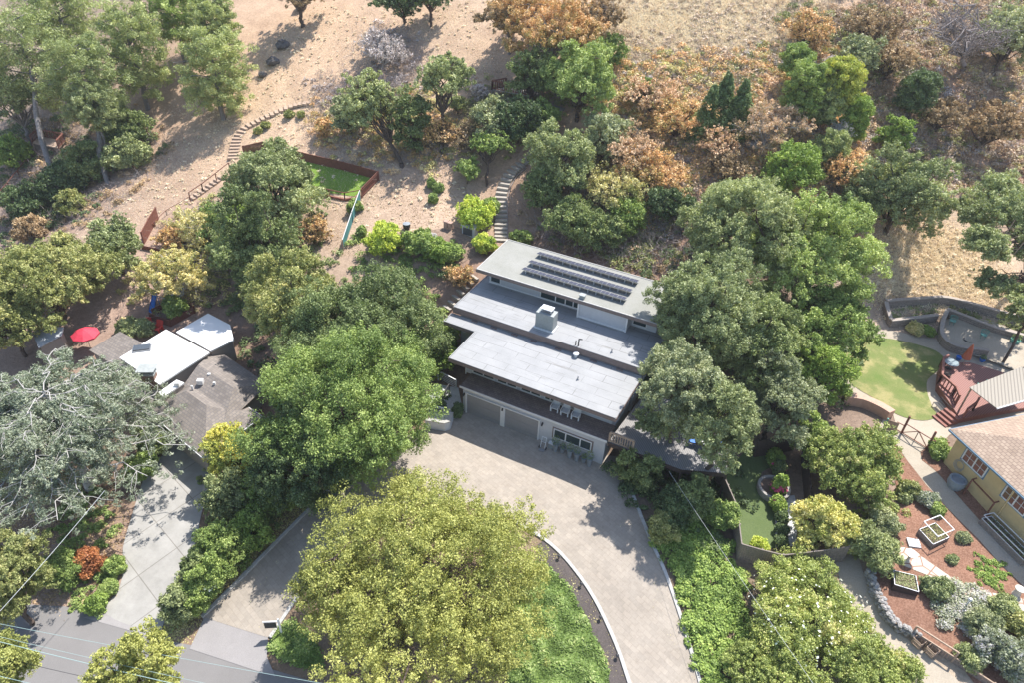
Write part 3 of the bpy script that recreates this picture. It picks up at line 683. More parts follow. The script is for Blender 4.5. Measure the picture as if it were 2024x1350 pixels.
def cover(name, pxs, n, ls, pal, hgt, label, seed, clump=.6, mound=0.0, blades=False, kind='stuff', cat=None, twigs=0, patch=0.0, nup=1.0, pscale=.35, tall=None, lumps=0, lump_r=(.4,.9), bark='bark_dry', soft=None):
    """leaves, blades or low lumps spread over the ground inside a photograph outline"""
    poly = [g[:2] for g in GP(pxs)]; rg = np.random.default_rng(seed); P_ = np.array(poly); lo, hi = P_.min(0), P_.max(0)
    def samp(k):
        out = np.zeros((0,2))
        while len(out) < k:
            q = lo + (hi-lo)*rg.random((k*2+10,2)); 
            if patch: 
                f = np.sin(q[:,0]*pscale+1.3*np.sin(q[:,1]*pscale*.7))+np.sin(q[:,1]*pscale*1.3+seed+1.1*np.sin(q[:,0]*pscale*.8)); q = q[f > patch*2-1.6]
            out = np.r_[out, q[inside(poly, q[:,0], q[:,1])]]
        return out[:k] + rg.normal(0, SF, (k,2))
    SF = soft if soft is not None else (1.3 if (lumps or blades) else .15); V = []
    if lumps:
        c = samp(lumps); rr = rg.uniform(*lump_r, lumps); tone = rg.normal(.45,.20,lumps); m = n//lumps
        d = dirs(lumps*m, rg, -.05).reshape(lumps,m,3); rad = rg.uniform(.35,1.05,(lumps,m,1))**.6*rr[:,None,None]
        # lumps are made of small tufts
        k_ = 9; td = dirs(lumps*k_, rg, .0).reshape(lumps,k_,3); tc = td*rr[:,None,None]*.75*np.array([1,1,.8]); pick = rg.integers(0,k_,(lumps,m))
        off = tc[np.arange(lumps)[:,None],pick] + d*rad*.45
        p = np.c_[c, H(c[:,0],c[:,1])][:,None] + off; pts = p.reshape(-1,3)
        nr = (d*.7+(0,0,.5)+rg.normal(size=d.shape)*.5).reshape(-1,3); v = (tone[:,None]+rg.normal(0,.17,(lumps,m))).reshape(-1)
    else:
        xy = samp(n); z = H(xy[:,0],xy[:,1]); b = .5+.25*np.sin(xy[:,0]/clump*1.9+seed)+.25*np.sin(xy[:,1]/clump*2.3+1.7*np.sin(xy[:,0]/clump))
        hh = hgt*(b*rg.uniform(.5,1,n)) + mound; pts = np.c_[xy, z+hh]; nr = rg.normal(size=(n,3))*.65+(0,0,nup); v = np.clip(.25+.4*b+rg.normal(0,.17,n),0,1)
    o = None
    if blades:
        a = unit(rg.normal(size=(len(pts),3))*np.array([.6,.6,.1])+(0,0,.55)); s = (ls*rg.uniform(.5,1.4,len(pts)))[:,None]; sd_ = unit(np.cross(a, rg.normal(size=a.shape)))*s*.10
        V = np.stack([pts-sd_, pts+sd_, pts+a*s+sd_*.3, pts+a*s-sd_*.3],1); o = quads_mesh(name, V, v, pal, None)
    else: o = leaf_mesh(name, pts, nr, v, ls, pal, None, seed)
    NV['leaves'] += len(pts)
    if kind: o['kind'] = kind
    if label: o['label'] = label
    if cat: o['category'] = cat
    if twigs:
        c = samp(twigs); z = H(c[:,0],c[:,1]); d = unit(rg.normal(size=(twigs,3))*np.array([1,1,.2])+(0,0,.9)); L = rg.uniform(.4,1.4,twigs)[:,None]; p = np.c_[c,z]; q = p+d*L; p = np.r_[p, q, q]; q = np.r_[q, q+unit(d+rg.normal(size=d.shape)*.5)*L*.6, q+unit(d+rg.normal(size=d.shape)*.6)*L*.5]
        t_ = tubes_mesh('dry_twigs', np.c_[p,q,np.full(len(p),.020),np.full(len(p),.009)], bark, None, 3); t_['kind'] = 'stuff'; t_['label'] = 'dry pale twigs standing among the ' + (name.replace('_',' '))
    return o

# ------------------------------------------------------------------ the setting: road, drives, lawns, beds
sheet('road', [(-260,1150),(-60,1185),(60,1196),(130,1200),(200,1219),(300,1262),(400,1281),(540,1325),(700,1372),(1000,1460),(1400,1560),(1400,1700),(500,1640),(-260,1500)], 'asphalt', .03)
sheet('driveway', [(404,1222),(520,1105),(640,985),(705,930),(770,880),(833,851),(872,848),(914,812),(1050,820),(1188,900),(1232,905),(1243,952),(1264,1010),(1290,1075),(1315,1130),(1340,1200),(1362,1270),(1385,1350),(1410,1450),(1275,1450),(1242,1350),(1215,1272),(1172,1182),(1120,1110),(1075,1068),(1020,1030),(930,1000),(830,990),(740,1010),(670,1070),(600,1160),(530,1262)], 'pavers', .06)
sheet('driveway_apron', [(404,1222),(530,1262),(528,1300),(545,1340),(460,1312),(375,1284)], 'asphalt_worn', .05)
sheet('neighbour_driveway', [(318,905),(345,880),(408,930),(420,960),(400,1010),(385,1080),(345,1160),(318,1250),(290,1250),(206,1212),(232,1172),(244,1130),(243,1085),(258,1030),(275,975),(292,930)], 'concrete_drive', .05, smooth=3)
sheet('neighbour_apron', [(206,1212),(300,1252),(320,1256),(318,1270),(250,1246),(165,1222)], 'asphalt_worn', .045)
kerb([(400,1222),(520,1101),(640,981),(700,926)], .25, .22, name='kerb')
kerb([(1236,925),(1241,952),(1262,1010),(1288,1075),(1313,1130),(1338,1200),(1360,1270),(1383,1350),(1405,1440)], .24, .16)
kerb([(1272,1440),(1243,1350),(1216,1272),(1173,1182),(1121,1110),(1076,1068),(1020,1034)], .24, .14)
kerb([(534,1262),(602,1162),(670,1076)], .24, .14)
sheet('mulch_bed', [(1076,1068),(1121,1110),(1173,1182),(1216,1272),(1243,1350),(1272,1440),(1238,1440),(1205,1350),(1185,1290),(1150,1215),(1110,1150),(1060,1100)], 'mulch_dark', .05, smooth=2)
sheet('yard_gravel', [(1656,700),(1670,672),(1696,655),(1734,652),(1775,656),(1822,668),(1860,672),(1900,690),(2060,700),(2060,860),(1900,855),(1870,868),(1850,875),(1775,870),(1765,820),(1680,800),(1660,760)], 'gravel_pale', .04, smooth=2)
sheet('lawn', [(1667,705),(1680,686),(1706,673),(1738,669),(1775,673),(1812,682),(1848,694),(1866,712),(1852,735),(1833,752),(1832,775),(1840,800),(1852,822),(1848,828),(1823,833),(1786,826),(1750,808),(1722,786),(1698,772),(1680,756),(1669,732)], 'lawn', .075, smooth=3)
sheet('concrete_walk', [(1745,830),(1775,838),(1830,840),(1868,852),(1860,868),(1838,880),(1818,895),(1822,912),(1850,934),(1900,990),(1950,1045),(2024,1118),(2110,1200),(2110,1260),(2024,1162),(1978,1118),(1932,1066),(1880,1014),(1830,960),(1795,915),(1770,880),(1735,850)], 'gravel_pale', .06)
sheet('mulch_garden', [(1768,878),(1795,915),(1830,960),(1880,1014),(1932,1066),(1978,1118),(2024,1162),(2110,1260),(2110,1420),(1975,1420),(1900,1320),(1815,1258),(1775,1235),(1748,1190),(1728,1140),(1740,1080),(1768,1040),(1778,990),(1766,940)], 'mulch_red', .05)
sheet('mulch_strip', [(1820,895),(1836,882),(1866,884),(1880,905),(2110,1090),(2110,1200),(2024,1117),(1950,1044),(1900,989),(1850,933),(1822,911)], 'mulch_red', .05)
sheet('flagstone_path', [(1762,1082),(1800,1085),(1835,1112),(1868,1135),(1905,1156),(1950,1172),(2000,1180),(2060,1195),(2060,1225),(2010,1205),(1960,1190),(1915,1180),(1875,1166),(1835,1140),(1790,1122),(1764,1110)], 'flagstone', .075)
sheet('dirt_path', [(1650,1085),(1685,1080),(1705,1130),(1725,1180),(1755,1235),(1800,1270),(1850,1310),(1920,1380),(1860,1400),(1790,1330),(1725,1275),(1685,1220),(1660,1150)], 'gravel_pale', .04, smooth=2)
sheet('side_yard_turf', [(1440,930),(1470,895),(1535,880),(1545,900),(1530,920),(1505,935),(1500,965),(1515,990),(1530,1010),(1532,1085),(1468,1080),(1458,1020),(1425,960)], 'turf', .05)
sheet('side_yard_paving', [(1532,985),(1570,980),(1578,1010),(1572,1080),(1534,1085)], 'patio_pale', .055)
sheet('dog_run_turf', [(480,292),(522,291),(600,305),(680,322),(743,345),(725,370),(700,388),(640,380),(590,366),(500,360)], 'turf_bright', .05)
sheet('patio', [(862,760),(906,768),(916,816),(872,848),(855,835),(838,800)], 'patio_pale', .07)
sheet('back_patio_gravel', [(800,462),(850,455),(900,448),(935,460),(965,470),(950,500),(915,520),(880,495),(840,480)], 'leaf_litter', .04)
sheet('upper_terrace', [(1858,640),(1900,625),(1960,640),(2060,680),(2060,760),(1960,720),(1900,700),(1868,680)], 'gravel_pale', .30)

# ------------------------------------------------------------------ the main house
house = empty('split_level_house', (0,0,0), 'white split level house with pale flat roofs above two grey garage doors', 'house')
mb = MB(); mb.box(-.4,12.85,0.0,5.9,-.6,2.86); mb.box(-1.2,12.6,1.85,11.5,2.86,4.95)
mb.box(-4.2,13.0,6.1,12.4,-.5,5.6); mb.build('wall', 'white_wall', house)
# upper storey
mb = MB(); mb.box(-4.2,5.6,11.45,16.2,5.4,7.75); mb.box(5.6,10.3,10.35,16.2,5.4,7.75); mb.box(10.3,12.7,11.6,16.2,5.4,7.75)
mb.build('wall', 'white_wall', house)
# garage side: recessed doors with head and panel joints
for x0, x1 in ((0.02,3.36),(3.78,6.95)):
    d = MB(); n = 5
    for k in range(n):
        z0 = .02 + k*.45; d.box(x0+.02,x1-.02,-.06+.012*(k%2),-.012,z0,z0+.438)
        for q in range(4):
            a = x0 + .1 + q*(x1-x0-.2)/4
    d.build('garage_door', 'garage_grey', house) if 'garage_grey' in MATS else None
fr = MB()
for x0, x1 in ((-.10,.02),(3.36,3.78),(6.95,7.07)): fr.box(x0,x1,-.12,-.014,0,2.38)
for x0, x1 in ((.02,3.36),(3.78,6.95)): fr.box(x0,x1,-.12,-.014,2.27,2.38)
fr.build('garage_frame', 'white_trim', house)
def window(x0, x1, y, z0, z1, parent, mull=(), frame='white_trim', gl='window_glass', d=.07):
    w_ = MB(); t = .09
    w_.box(x0,x1,y-d,y-.004,z0,z0+t); w_.box(x0,x1,y-d,y-.004,z1-t,z1)
    w_.box(x0,x0+t,y-d,y-.004,z0+t,z1-t); w_.box(x1-t,x1,y-d,y-.004,z0+t,z1-t)
    for m in mull: w_.box(m-.05,m+.05,y-d+.004,y-.004,z0+t,z1-t)
    fo = w_.build('window', frame, parent)
    MB().box(x0+t,x1-t,y-d*.45,y-.006,z0+t,z1-t).build('pane', gl, fo)
    return fo
window(8.35,11.75,-.012,1.05,2.08,house,(9.45,10.75))
MB().box(8.22,11.88,-.011,-.002,.93,2.2).build('window_surround', 'brown_fascia', house)
# strip windows of the main floor behind the balcony
for x0, x1 in ((-.5,1.7),(1.95,3.9),(4.25,6.2),(6.5,7.6)): window(x0,x1,1.85,3.10,4.55,house,((x0+x1)/2,))
window(9.6,12.2,1.85,3.6,4.6,house,(10.7,))
# balcony floor with thin drip edge
MB().box(-.62,12.98,-.16,1.845,2.862,2.98).build('balcony_floor', 'shingle_brown', house)
MB().box(-.64,13.0,-.20,-.162,2.78,2.985).build('gutter', 'white_trim', house)
# roofs (top membrane and darker fascia)
def roof(poly, z, mat, fas=.34, edge=True, upst=.05, zf=None):
    top = MB().prism(poly, z-.10, z).build('roof', mat, house)
    n = len(poly); cx_ = sum(p[0] for p in poly)/n; cy_ = sum(p[1] for p in poly)/n
    mb = MB()
    a = sum(poly[i][0]*poly[(i+1)%n][1]-poly[(i+1)%n][0]*poly[i][1] for i in range(n)); pl = poly if a > 0 else poly[::-1]
    for i in range(n):
        p, q = np.array(pl[i]), np.array(pl[(i+1)%n]); d = q-p; L = np.linalg.norm(d); d /= L; o_ = np.array([d[1], -d[0]])
        c = (p+q)/2 + o_*.022; mb.obox((c[0],c[1],z-fas/2-.01), (L/2+.045,.02,fas/2), math.atan2(d[1],d[0]))
    mb.build('fascia', 'brown_fascia', top)
    ed = MB()
    for i in range(n):
        p, q = np.array(pl[i]), np.array(pl[(i+1)%n]); d = q-p; L = np.linalg.norm(d); d /= L; o_ = np.array([d[1], -d[0]])
        c = (p+q)/2 - o_*.03; ed.obox((c[0],c[1],z+upst/2+.002), (L/2-.06,.045,upst/2), math.atan2(d[1],d[0]))
    ed.build('roof_edge', 'roof_membrane' if mat == 'roof_membrane' else 'kerb', top)
    MB().prism([(p[0]*.985+cx_*.015, p[1]*.97+cy_*.03) for p in poly], z-fas+.02, z-.11).build('soffit', 'white_wall', top)
    return top
roof([(-1.80,0.0),(13.35,-.02),(13.45,5.95),(-5.1,5.95),(-5.1,4.45),(-1.80,4.45)], 5.45, 'roof_membrane')
r2 = roof([(-4.95,6.0),(13.6,5.98),(13.6,12.4),(-4.95,12.4)], 6.2, 'roof_membrane', .60)
roof([(-4.85,10.05),(13.2,10.05),(13.2,16.75),(-4.95,16.75)], 8.2, 'roof_gravel', .30)
# dark slabs drawn for the curved shadows along the mid fascia
for x in (-2.6,-.6,1.5,3.4,5.8,9.1,11.5):
    MB().box(x-.3,x+.3,5.72,5.945,5.455,5.52).build('shadow_slab', 'brown_fascia', house)
# upper storey windows
window(-4.05,-2.9,11.45,6.35,7.7,house,())
window(1.3,5.45,11.45,6.3,7.7,house,(2.9,3.9,4.7))
window(10.45,11.8,11.6,6.4,7.6,house,())
MB().box(5.60,10.3,10.30,10.346,6.22,6.42).build('base_trim', 'white_trim', house)
MB().box(-4.2,5.55,11.40,11.446,6.21,6.36).build('base_trim', 'white_trim', house)
for x, y0_ in ((5.56,10.3),(10.2,10.3)): MB().box(x,x+.14,y0_-.06,y0_-.002,6.21,7.7).build('corner_board', 'white_trim', house)
# chimney
ch = MB().box(2.98,4.67,6.86,7.86,6.2,7.90).build('chimney', 'chimney_grey', house)
MB().box(2.86,4.79,6.74,7.98,6.21,6.34).build('flashing', 'white_trim', ch)
MB().box(3.35,4.35,7.1,7.65,7.902,8.02).build('cap', 'grey_metal', ch)
c = MB(); c.box(3.3,4.4,7.02,7.72,8.26,8.34)
for x in (3.42,4.28):
    for y in (7.14,7.6): c.box(x-.03,x+.03,y-.03,y+.03,8.02,8.26)
c.build('cap', 'white_metal', ch)
# solar rows
def solar_row(xa, xb, y, label):
    r = empty('solar_panel_row', ((xa+xb)/2, y, 8.2), label, 'solar panels', 'rows of solar panels on the upper roof')
    n = 13; st_ = (xb-xa)/n
    for k in range(n):
        x = xa + (k+.5)*st_; tl = math.radians(-14); cz = 8.56
        p = MB().obox((x,y,cz), (st_/2-.035,.37,.018), 0, tl).build('panel', 'solar_glass', r)
        f = MB()
        for s_ in (-1,1): f.obox((x+s_*(st_/2-.02),y,cz), (.014,.385,.026), 0, tl)
        f.obox((x, y-.37*math.cos(tl), cz-.37*math.sin(tl)), (st_/2-.034,.012,.026), 0, tl)
        f.obox((x, y, cz+.004), (.010,.368,.020), 0, tl)
        f.build('frame', 'grey_metal', p)
        l = MB(); l.bar((x,y-.32,8.22),(x,y-.32,8.61),.022); l.bar((x,y+.32,8.22),(x,y+.32,8.45),.022); l.bar((x,y-.34,8.245),(x,y+.34,8.245),.02); l.build('leg', 'white_metal', r)
    b = MB(); b.box(xa,xb,y-.36,y-.28,8.204,8.24); b.box(xa,xb,y+.28,y+.36,8.204,8.24); b.build('rail', 'grey_metal', r)
def PX(px, py, z): return P(px, py, z)[:2]
for (pa, pb, lb) in (((1063,499),(1262,554), 'back row of dark solar panels on tilted frames nearest the hillside edge'),
                 ((1047,515),(1249,573), 'middle row of dark solar panels between two other rows on the gravel roof'),
                 ((1034,529),(1238,589), 'front row of dark solar panels on tilted frames nearest the white roof vent')):
    a, b = PX(*pa, 8.6), PX(*pb, 8.6); solar_row(a[0], b[0], (a[1]+b[1])/2, lb)
# roof pipes and vents
def vent(px, py, z, kind):
    x, y = PX(px, py, z)
    if kind == 'cap': MB().lathe((x,y,z), [(.14,0),(.14,.28),(.26,.30),(.26,.40),(.10,.50)]).build('roof_vent', 'white_trim', house)
    elif kind == 'box': MB().box(x-.22,x+.22,y-.2,y+.2,z,z+.32).box(x-.27,x+.27,y-.25,y+.25,z+.33,z+.40).build('roof_vent', 'chimney_grey', house)
    elif kind == 'goose':
        MB().bar((x,y,z),(x,y,z+.75),.06).bar((x,y,z+.75),(x+.3,y,z+.82),.06).bar((x-.25,y,z),(x-.25,y,z+.5),.05).build('vent_pipe', 'dark_metal', house)
    else: MB().bar((x,y,z),(x,y,z+.38),.05).lathe((x,y,z), [(.12,0),(.12,.03),(.07,.08)]).build('vent_pipe', 'grey_metal', house)
vent(1151,589,8.2,'box'); vent(1138,706,5.45,'cap'); vent(1143,684,6.2,'goose'); vent(1209,697,6.2,'pipe'); vent(1142,751,5.45,'pipe')
# wall lamps
for x in (-.24,3.57,7.3):
    MB().box(x-.05,x+.05,-.14 if x > 1 and x < 5 else -.14,-.125 if 1 < x < 5 else -.002,2.0,2.22).lathe((x,-.2,1.96), [(.05,0),(.075,.05),(.075,.2),(.03,.27)], 8).build('wall_lamp', 'dark_metal', house)
# posts at the balcony's left end
pb = MB()
for x in (-1.05,): pb.bar((x,1.6,2.9),(x,1.6,5.1),.04)
pb.build('post', 'white_trim', house)

def armchair(x, y, z, ang, label):
    r = empty('patio_armchair', (x,y,z), label, 'chair', 'white armchairs on the balcony')
    def L(px, py): 
        c_, s_ = math.cos(ang), math.sin(ang); return x + px*c_ - py*s_, y + px*s_ + py*c_
    def bx(m, cx_, cy_, cz, hx, hy, hz): q = L(cx_, cy_); m.obox((q[0],q[1],z+cz), (hx,hy,hz), ang)
    m = MB(); bx(m, 0,0,.40,.29,.27,.05); m.build('seat', 'wicker', r)
    m = MB(); bx(m, 0,.30,.66,.31,.03,.24); m.build('backrest', 'wicker', r)
    for s_ in (-1,1):
        m = MB(); bx(m, s_*.33,0,.60,.035,.31,.025); bx(m, s_*.33,-.27,.32,.03,.03,.255); m.build('armrest', 'white_metal', r)
        for q in (-.24,.27):
            m = MB(); bx(m, s_*.275,q,.175,.025,.025,.172); m.build('leg', 'white_metal', r)
for (px, py, lb) in ((1097,812,'white wicker armchair nearest the strip windows on the shingled balcony'),
                 (1117,820,'middle white wicker armchair of three under the balcony eave'),
                 (1138,828,'white wicker armchair closest to the deck end of the balcony')):
    x, y = PX(px, py, 2.98); armchair(x, y, 2.985, .05, lb)

# potted plants along the garage wall
POTS = [(1097,893,.55),(1111,895,.36),(1125,905,.5),(1139,911,.45),(1153,914,.34),(1164,921,.55)]

def foliage_ball(name, c, r, n, ls, pal, parent, seed, sq=(1,1,1)):
    """small leafy mass made of single leaves, with gaps"""
    return leaf_mesh(name, *shell_points(np.array(c) - np.array(wloc(parent)) if parent else np.array(c), r, n, ls, np.random.default_rng(seed), sq), ls, pal, parent, seed)
ordn = ['tallest bushy','small low','dark pointed','rounded','smallest leafy','last full']
plab = ['bushy evergreen in a wide grey pot nearest the garage doors','small low plant in a short grey pot second from the garage doors',
        'upright shrub in a tall grey pot below the left window pane','rounded shrub in a grey pot under the middle of the long window',
        'small leafy plant in a short grey pot second from the house corner','full shrub in a tall grey pot nearest the house corner']
for i, ((px, py, r), lb) in enumerate(zip(POTS, plab)):
    x, y = PX(px, py, 0.06); z = h1(x, y) + .06
    p = empty('potted_shrub', (x,y,z), lb, 'potted plant', 'potted shrubs along the garage wall'); hh = .45 + .35*(r > .4)
    MB().lathe((x,y,z), [(.16,0),(.20,hh*.5),(.25,hh-.03),(.27,hh),(.22,hh),(.21,hh-.06)]).build('pot', 'pot_grey', p)
    foliage_ball('foliage', (x,y,z+hh+r*.75), r*.8, int(500*r), .07, 'leaf_conifer', p, i, (.85,.85,1.15))
# tap, hose box and hand truck by the wall
x, y = PX(1072, 889, .06); z = h1(x, y) + .06
t = empty('hand_truck', (x,y,z), 'small white hand truck parked against the garage wall beside the pots', 'hand truck')
MB().bar((x-.2,y,z+.15),(x-.2,y+.25,z+1.15),.025).bar((x+.2,y,z+.15),(x+.2,y+.25,z+1.15),.025).bar((x-.2,y+.25,z+1.15),(x+.2,y+.25,z+1.15),.025).bar((x-.2,y+.14,z+.7),(x+.2,y+.14,z+.7),.02).build('frame', 'white_metal', t)
MB().box(x-.25,x+.25,y-.32,y-.02,z+.03,z+.06).build('toe_plate', 'grey_metal', t)
for s_ in (-1,1): MB().bar((x+s_*.27,y+.05,z+.14),(x+s_*.33,y+.05,z+.14),.13,n=10).build('wheel', 'dark_metal', t)
x, y = PX(1083, 884, .06); z = h1(x, y) + .06
t = empty('storage_bin', (x+.3,y,z), 'pale lidded bin standing between hand truck and first pot', 'bin')
MB().obox((x+.3,y,z+.25), (.22,.17,.25)).build('bin_body', 'pot_grey', t); MB().obox((x+.3,y,z+.53), (.24,.19,.03)).build('lid', 'white_trim', t)

# entrance patio: planter wall, railings
def wall(name, pxs, h, wd, mat, label, cat, group=None, cap=None, smooth=0, base=None, dh=0):
    pts = [g[:2] for g in GP(pxs)]
    if smooth: pts = smooth_poly(pts, smooth, False)
    b = pts[0]; r = empty(name, (b[0], b[1], h1(*b)), label, cat, group)
    ribbon_mb(pts, wd, -.3, h).build('wall_body', mat, r)
    if cap: ribbon_mb(pts, wd+.08, h+.003, h+.09).build('coping', cap, r)
    return r
wall('planter_wall', [(842,846),(886,853),(893,832)], .95, .28, 'white_wall', 'pale planter wall beside the paved entrance patio', 'planter wall', cap='concrete')
def railing(pxs, h, label, zb=None, mat='white_metal', bars='h', nb=5, cat='railing', pstep=1.6, th=.03, group=None, world=None, name='railing'):
    pts = world if world else [ (g[0], g[1], g[2]) for g in GP(pxs)]
    r = empty(name, pts[0], label, cat, group)
    for a, b in zip(pts[:-1], pts[1:]):
        a = np.array(a, float); b = np.array(b, float); L = np.linalg.norm(b-a); n = max(1, round(L/pstep))
        for k in range(n+1):
            q = a + (b-a)*k/n; MB().bar(q - (0,0,.1), q + (0,0,h), th*1.3, sq=True).build('post', mat, r)
        m = MB()
        if bars == 'h':
            for k in range(nb): z = h*(k+1)/nb; m.bar(a+(0,0,z-.03), b+(0,0,z-.03), th*.7, sq=True)
        else:
            m.bar(a+(0,0,.12), b+(0,0,.12), th, sq=True)
            for k in range(int(L/nb)): q = a + (b-a)*(k+.5)/max(1,int(L/nb)); m.bar(q+(0,0,.14), q+(0,0,h-.05), th*.8, sq=True)
        m.build('balusters' if bars != 'h' else 'rails', mat, r)
        MB().bar(a+(0,0,h+.02), b+(0,0,h+.02), th*1.6, sq=True).build('handrail', mat, r)
    return r
railing([(866,752),(874,754),(902,769)], 1.0, 'white horizontal bar railing above the entrance patio by the oak', mat='white_metal')
railing([(858,818),(877,823)], .9, 'short white railing on the planter beside the patio steps', mat='white_metal')
railing([(879,790),(888,775)], .9, 'thin dark handrail standing on the pale patio paving', mat='dark_metal', nb=2)

# side deck at balcony height
dz = 2.86
dk = [P(1199,873,dz),P(1347,929,dz),P(1436,936,dz),P(1440,888,dz),P(1400,830,dz),P(1300,755,dz),P(1248,795,dz)]
dpoly = [(13.05,-.1)] + [tuple(p[:2]) for p in dk[1:6]] + [(13.6,6.0)]
deck = empty('timber_deck', (14,0,h1(14,0)), 'large grey timber deck on posts joined to the right end of the house', 'deck')
MB().prism(dpoly, dz-.06, dz).build('deck_floor', 'deck_grey', deck)
m = MB(); pl = [np.array(p) for p in dpoly]
for a, b in zip(pl[:3], pl[1:4]):
    L = np.linalg.norm(b-a); d = (b-a)/L; o_ = np.array([d[1],-d[0]]); c = (a+b)/2 + o_*.03; m.obox((c[0],c[1],dz-.20), (L/2,.028,.20), math.atan2(d[1],d[0]))
m.build('rim_board', 'timber_dark', deck)
for a in (pl[1], pl[2], pl[3], (pl[0]+pl[1])/2 + np.array([0,.3]), (pl[1]+pl[2])/2+ np.array([0,.3]), (pl[0]*3+pl[1])/4 + np.array([0,.25])):
    g = h1(a[0],a[1]); MB().box(a[0]-.09,a[0]+.09,a[1]-.0,a[1]+.18,g-.2,dz-.07).build('post', 'timber_dark', deck)
railing(None, 1.0, 'brown wooden baluster railing at the deck corner beside the garage', mat='timber_tan', bars='v', nb=.2, world=[(13.1,-.02,dz),(15.1,float(np.interp(15.1,[13.05,pl[1][0]],[-.1,pl[1][1]]))+.08,dz)], th=.045)
# patio set under blue cover on the deck
p = P(1392,880,dz); t = empty('covered_patio_table', (p[0],p[1],dz+.01), 'round patio table half covered by a blue cloth on the deck', 'table')
MB().lathe((p[0],p[1],dz+.01), [(.3,0),(.3,.04),(.05,.06),(.05,.68)]).build('pedestal', 'dark_metal', t)
MB().lathe((p[0],p[1],dz+.01), [(.75,.68),(.78,.70),(.78,.73)],20).build('tabletop', 'white_trim', t)
MB().add([(p[0]+.8*math.cos(k)*(.2+.8*j)-.05,p[1]+.55*math.sin(k)*(.2+.8*j),dz+(.79-.22*j**3+.03*math.sin(5*k))) for j in (0,.5,1) for k in np.linspace(0,6.28,13)[:-1]],
    [tuple(range(12))]+[(j*12+k,j*12+(k+1)%12,(j+1)*12+(k+1)%12,(j+1)*12+k) for j in range(2) for k in range(12)]).build('cloth', 'blue_plastic', t)
for k, lb in enumerate(('blue cushioned deck chair on the near side of the cloth covered table','blue cushioned deck chair on the far side of the cloth covered table')):
    q = (p[0]+(-.9,1.1)[k], p[1]+(-.5,.5)[k]); r = empty('deck_chair', (q[0],q[1],dz), lb, 'chair', 'blue chairs on the side deck')
    MB().obox((q[0],q[1],dz+.42),(.28,.28,.05)).build('seat', 'blue_plastic', r); MB().obox((q[0]+(-.28,.28)[k],q[1],dz+.75),(.04,.28,.28)).build('backrest', 'blue_plastic', r)
    for a in (-1,1):
        for b in (-1,1): MB().bar((q[0]+a*.25,q[1]+b*.25,dz),(q[0]+a*.25,q[1]+b*.25,dz+.38),.025).build('leg', 'dark_metal', r)

# ---------------- fences
def board_fence(name, pxs, h, mat, label, bw=.15, pmat=None, cat='fence', rail=True, group=None, step=1.9, gap=.012, gen=None):
    pts = [g[:2] for g in GP(pxs)]; r = empty(name, (pts[0][0],pts[0][1],h1(*pts[0])), label, cat, group); pmat = pmat or mat
    for a, b in zip(pts[:-1], pts[1:]):
        a = np.array(a); b = np.array(b); L = np.linalg.norm(b-a); n = max(1, round(L/step)); d = (b-a)/L; ang = math.atan2(d[1],d[0])
        for k in range(n):
            p, q = a + (b-a)*k/n, a + (b-a)*(k+1)/n; l = L/n; m = MB(); nb = max(2, int(l/bw))
            for i in range(nb):
                c = p + (q-p)*(i+.5)/nb; z = h1(*c); hh = h + R.uniform(-.015,.015)
                m.obox((c[0],c[1],z+hh/2), (l/nb/2-gap/2,.012+.004*(i%2),hh/2+.05), ang)
            m.build('panel', mat, r)
            if rail:
                zp, zq = h1(*p), h1(*q); o_ = np.array([-d[1],d[0]])*.045
                MB().bar((*(p+o_),zp+h*.85),(*(q+o_),zq+h*.85),.03,sq=True).bar((*(p+o_),zp+h*.2),(*(q+o_),zq+h*.2),.03,sq=True).build('rail', pmat, r)
                MB().bar((*p,zp+h+.03),(*q,zq+h+.03),.04,sq=True).build('top_rail', pmat, r)
        for k in range(n+1):
            p = a + (b-a)*k/n + np.array([-d[1],d[0]])*.06; z = h1(*p); MB().box(p[0]-.05,p[0]+.05,p[1]-.05,p[1]+.05,z-.2,z+h+.07).build('post', pmat, r)
    return r
board_fence('wooden_fence', [(1412,950),(1446,1030),(1455,1106),(1536,1128),(1664,1112)], 1.75, 'timber_grey', 'weathered grey board fence round the narrow artificial turf yard')
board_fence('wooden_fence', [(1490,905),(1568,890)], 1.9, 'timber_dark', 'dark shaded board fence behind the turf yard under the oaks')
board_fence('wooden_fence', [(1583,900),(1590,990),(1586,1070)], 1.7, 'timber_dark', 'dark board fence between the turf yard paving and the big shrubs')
board_fence('wooden_fence', [(286,482),(300,455),(314,432)], 1.45, 'timber_red', 'short red brown board fence at the foot of the hillside path')
board_fence('low_fence', [(281,492),(338,505)], .45, 'timber_red', 'low red board edging below the golden dry shrubs', rail=False)
board_fence('dog_run_fence', [(482,305),(522,296),(600,318),(680,337),(748,356),(715,390)], 1.05, 'timber_red', 'red brown board fence round the bright green hillside turf', step=2.4)
def post_rail(name, pxs, h, label, mat='timber_red', n=None, rails=(1.0,), cat='fence', step=2.2, board=0, r0=.05, group=None):
    pts = GP(pxs); r = empty(name, pts[0], label, cat, group)
    for a, b in zip(pts[:-1], pts[1:]):
        a = np.array(a); b = np.array(b); L = np.linalg.norm((b-a)[:2]); k_ = max(1, round(L/step))
        qs = [a + (b-a)*k/k_ for k in range(k_+1)]; qs = [np.array([q[0],q[1],h1(q[0],q[1])]) for q in qs]
        for q in qs: MB().bar(q-(0,0,.2), q+(0,0,h), r0, sq=True).build('post', mat, r)
        for p, q in zip(qs[:-1], qs[1:]):
            for f in rails: MB().bar(p+(0,0,h*f), q+(0,0,h*f), r0*.8, sq=True).build('rail', mat, r)
            if board: MB().bar(p+(0,0,.1), q+(0,0,.1), board, sq=True).build('kick_board', mat, r)
    return r
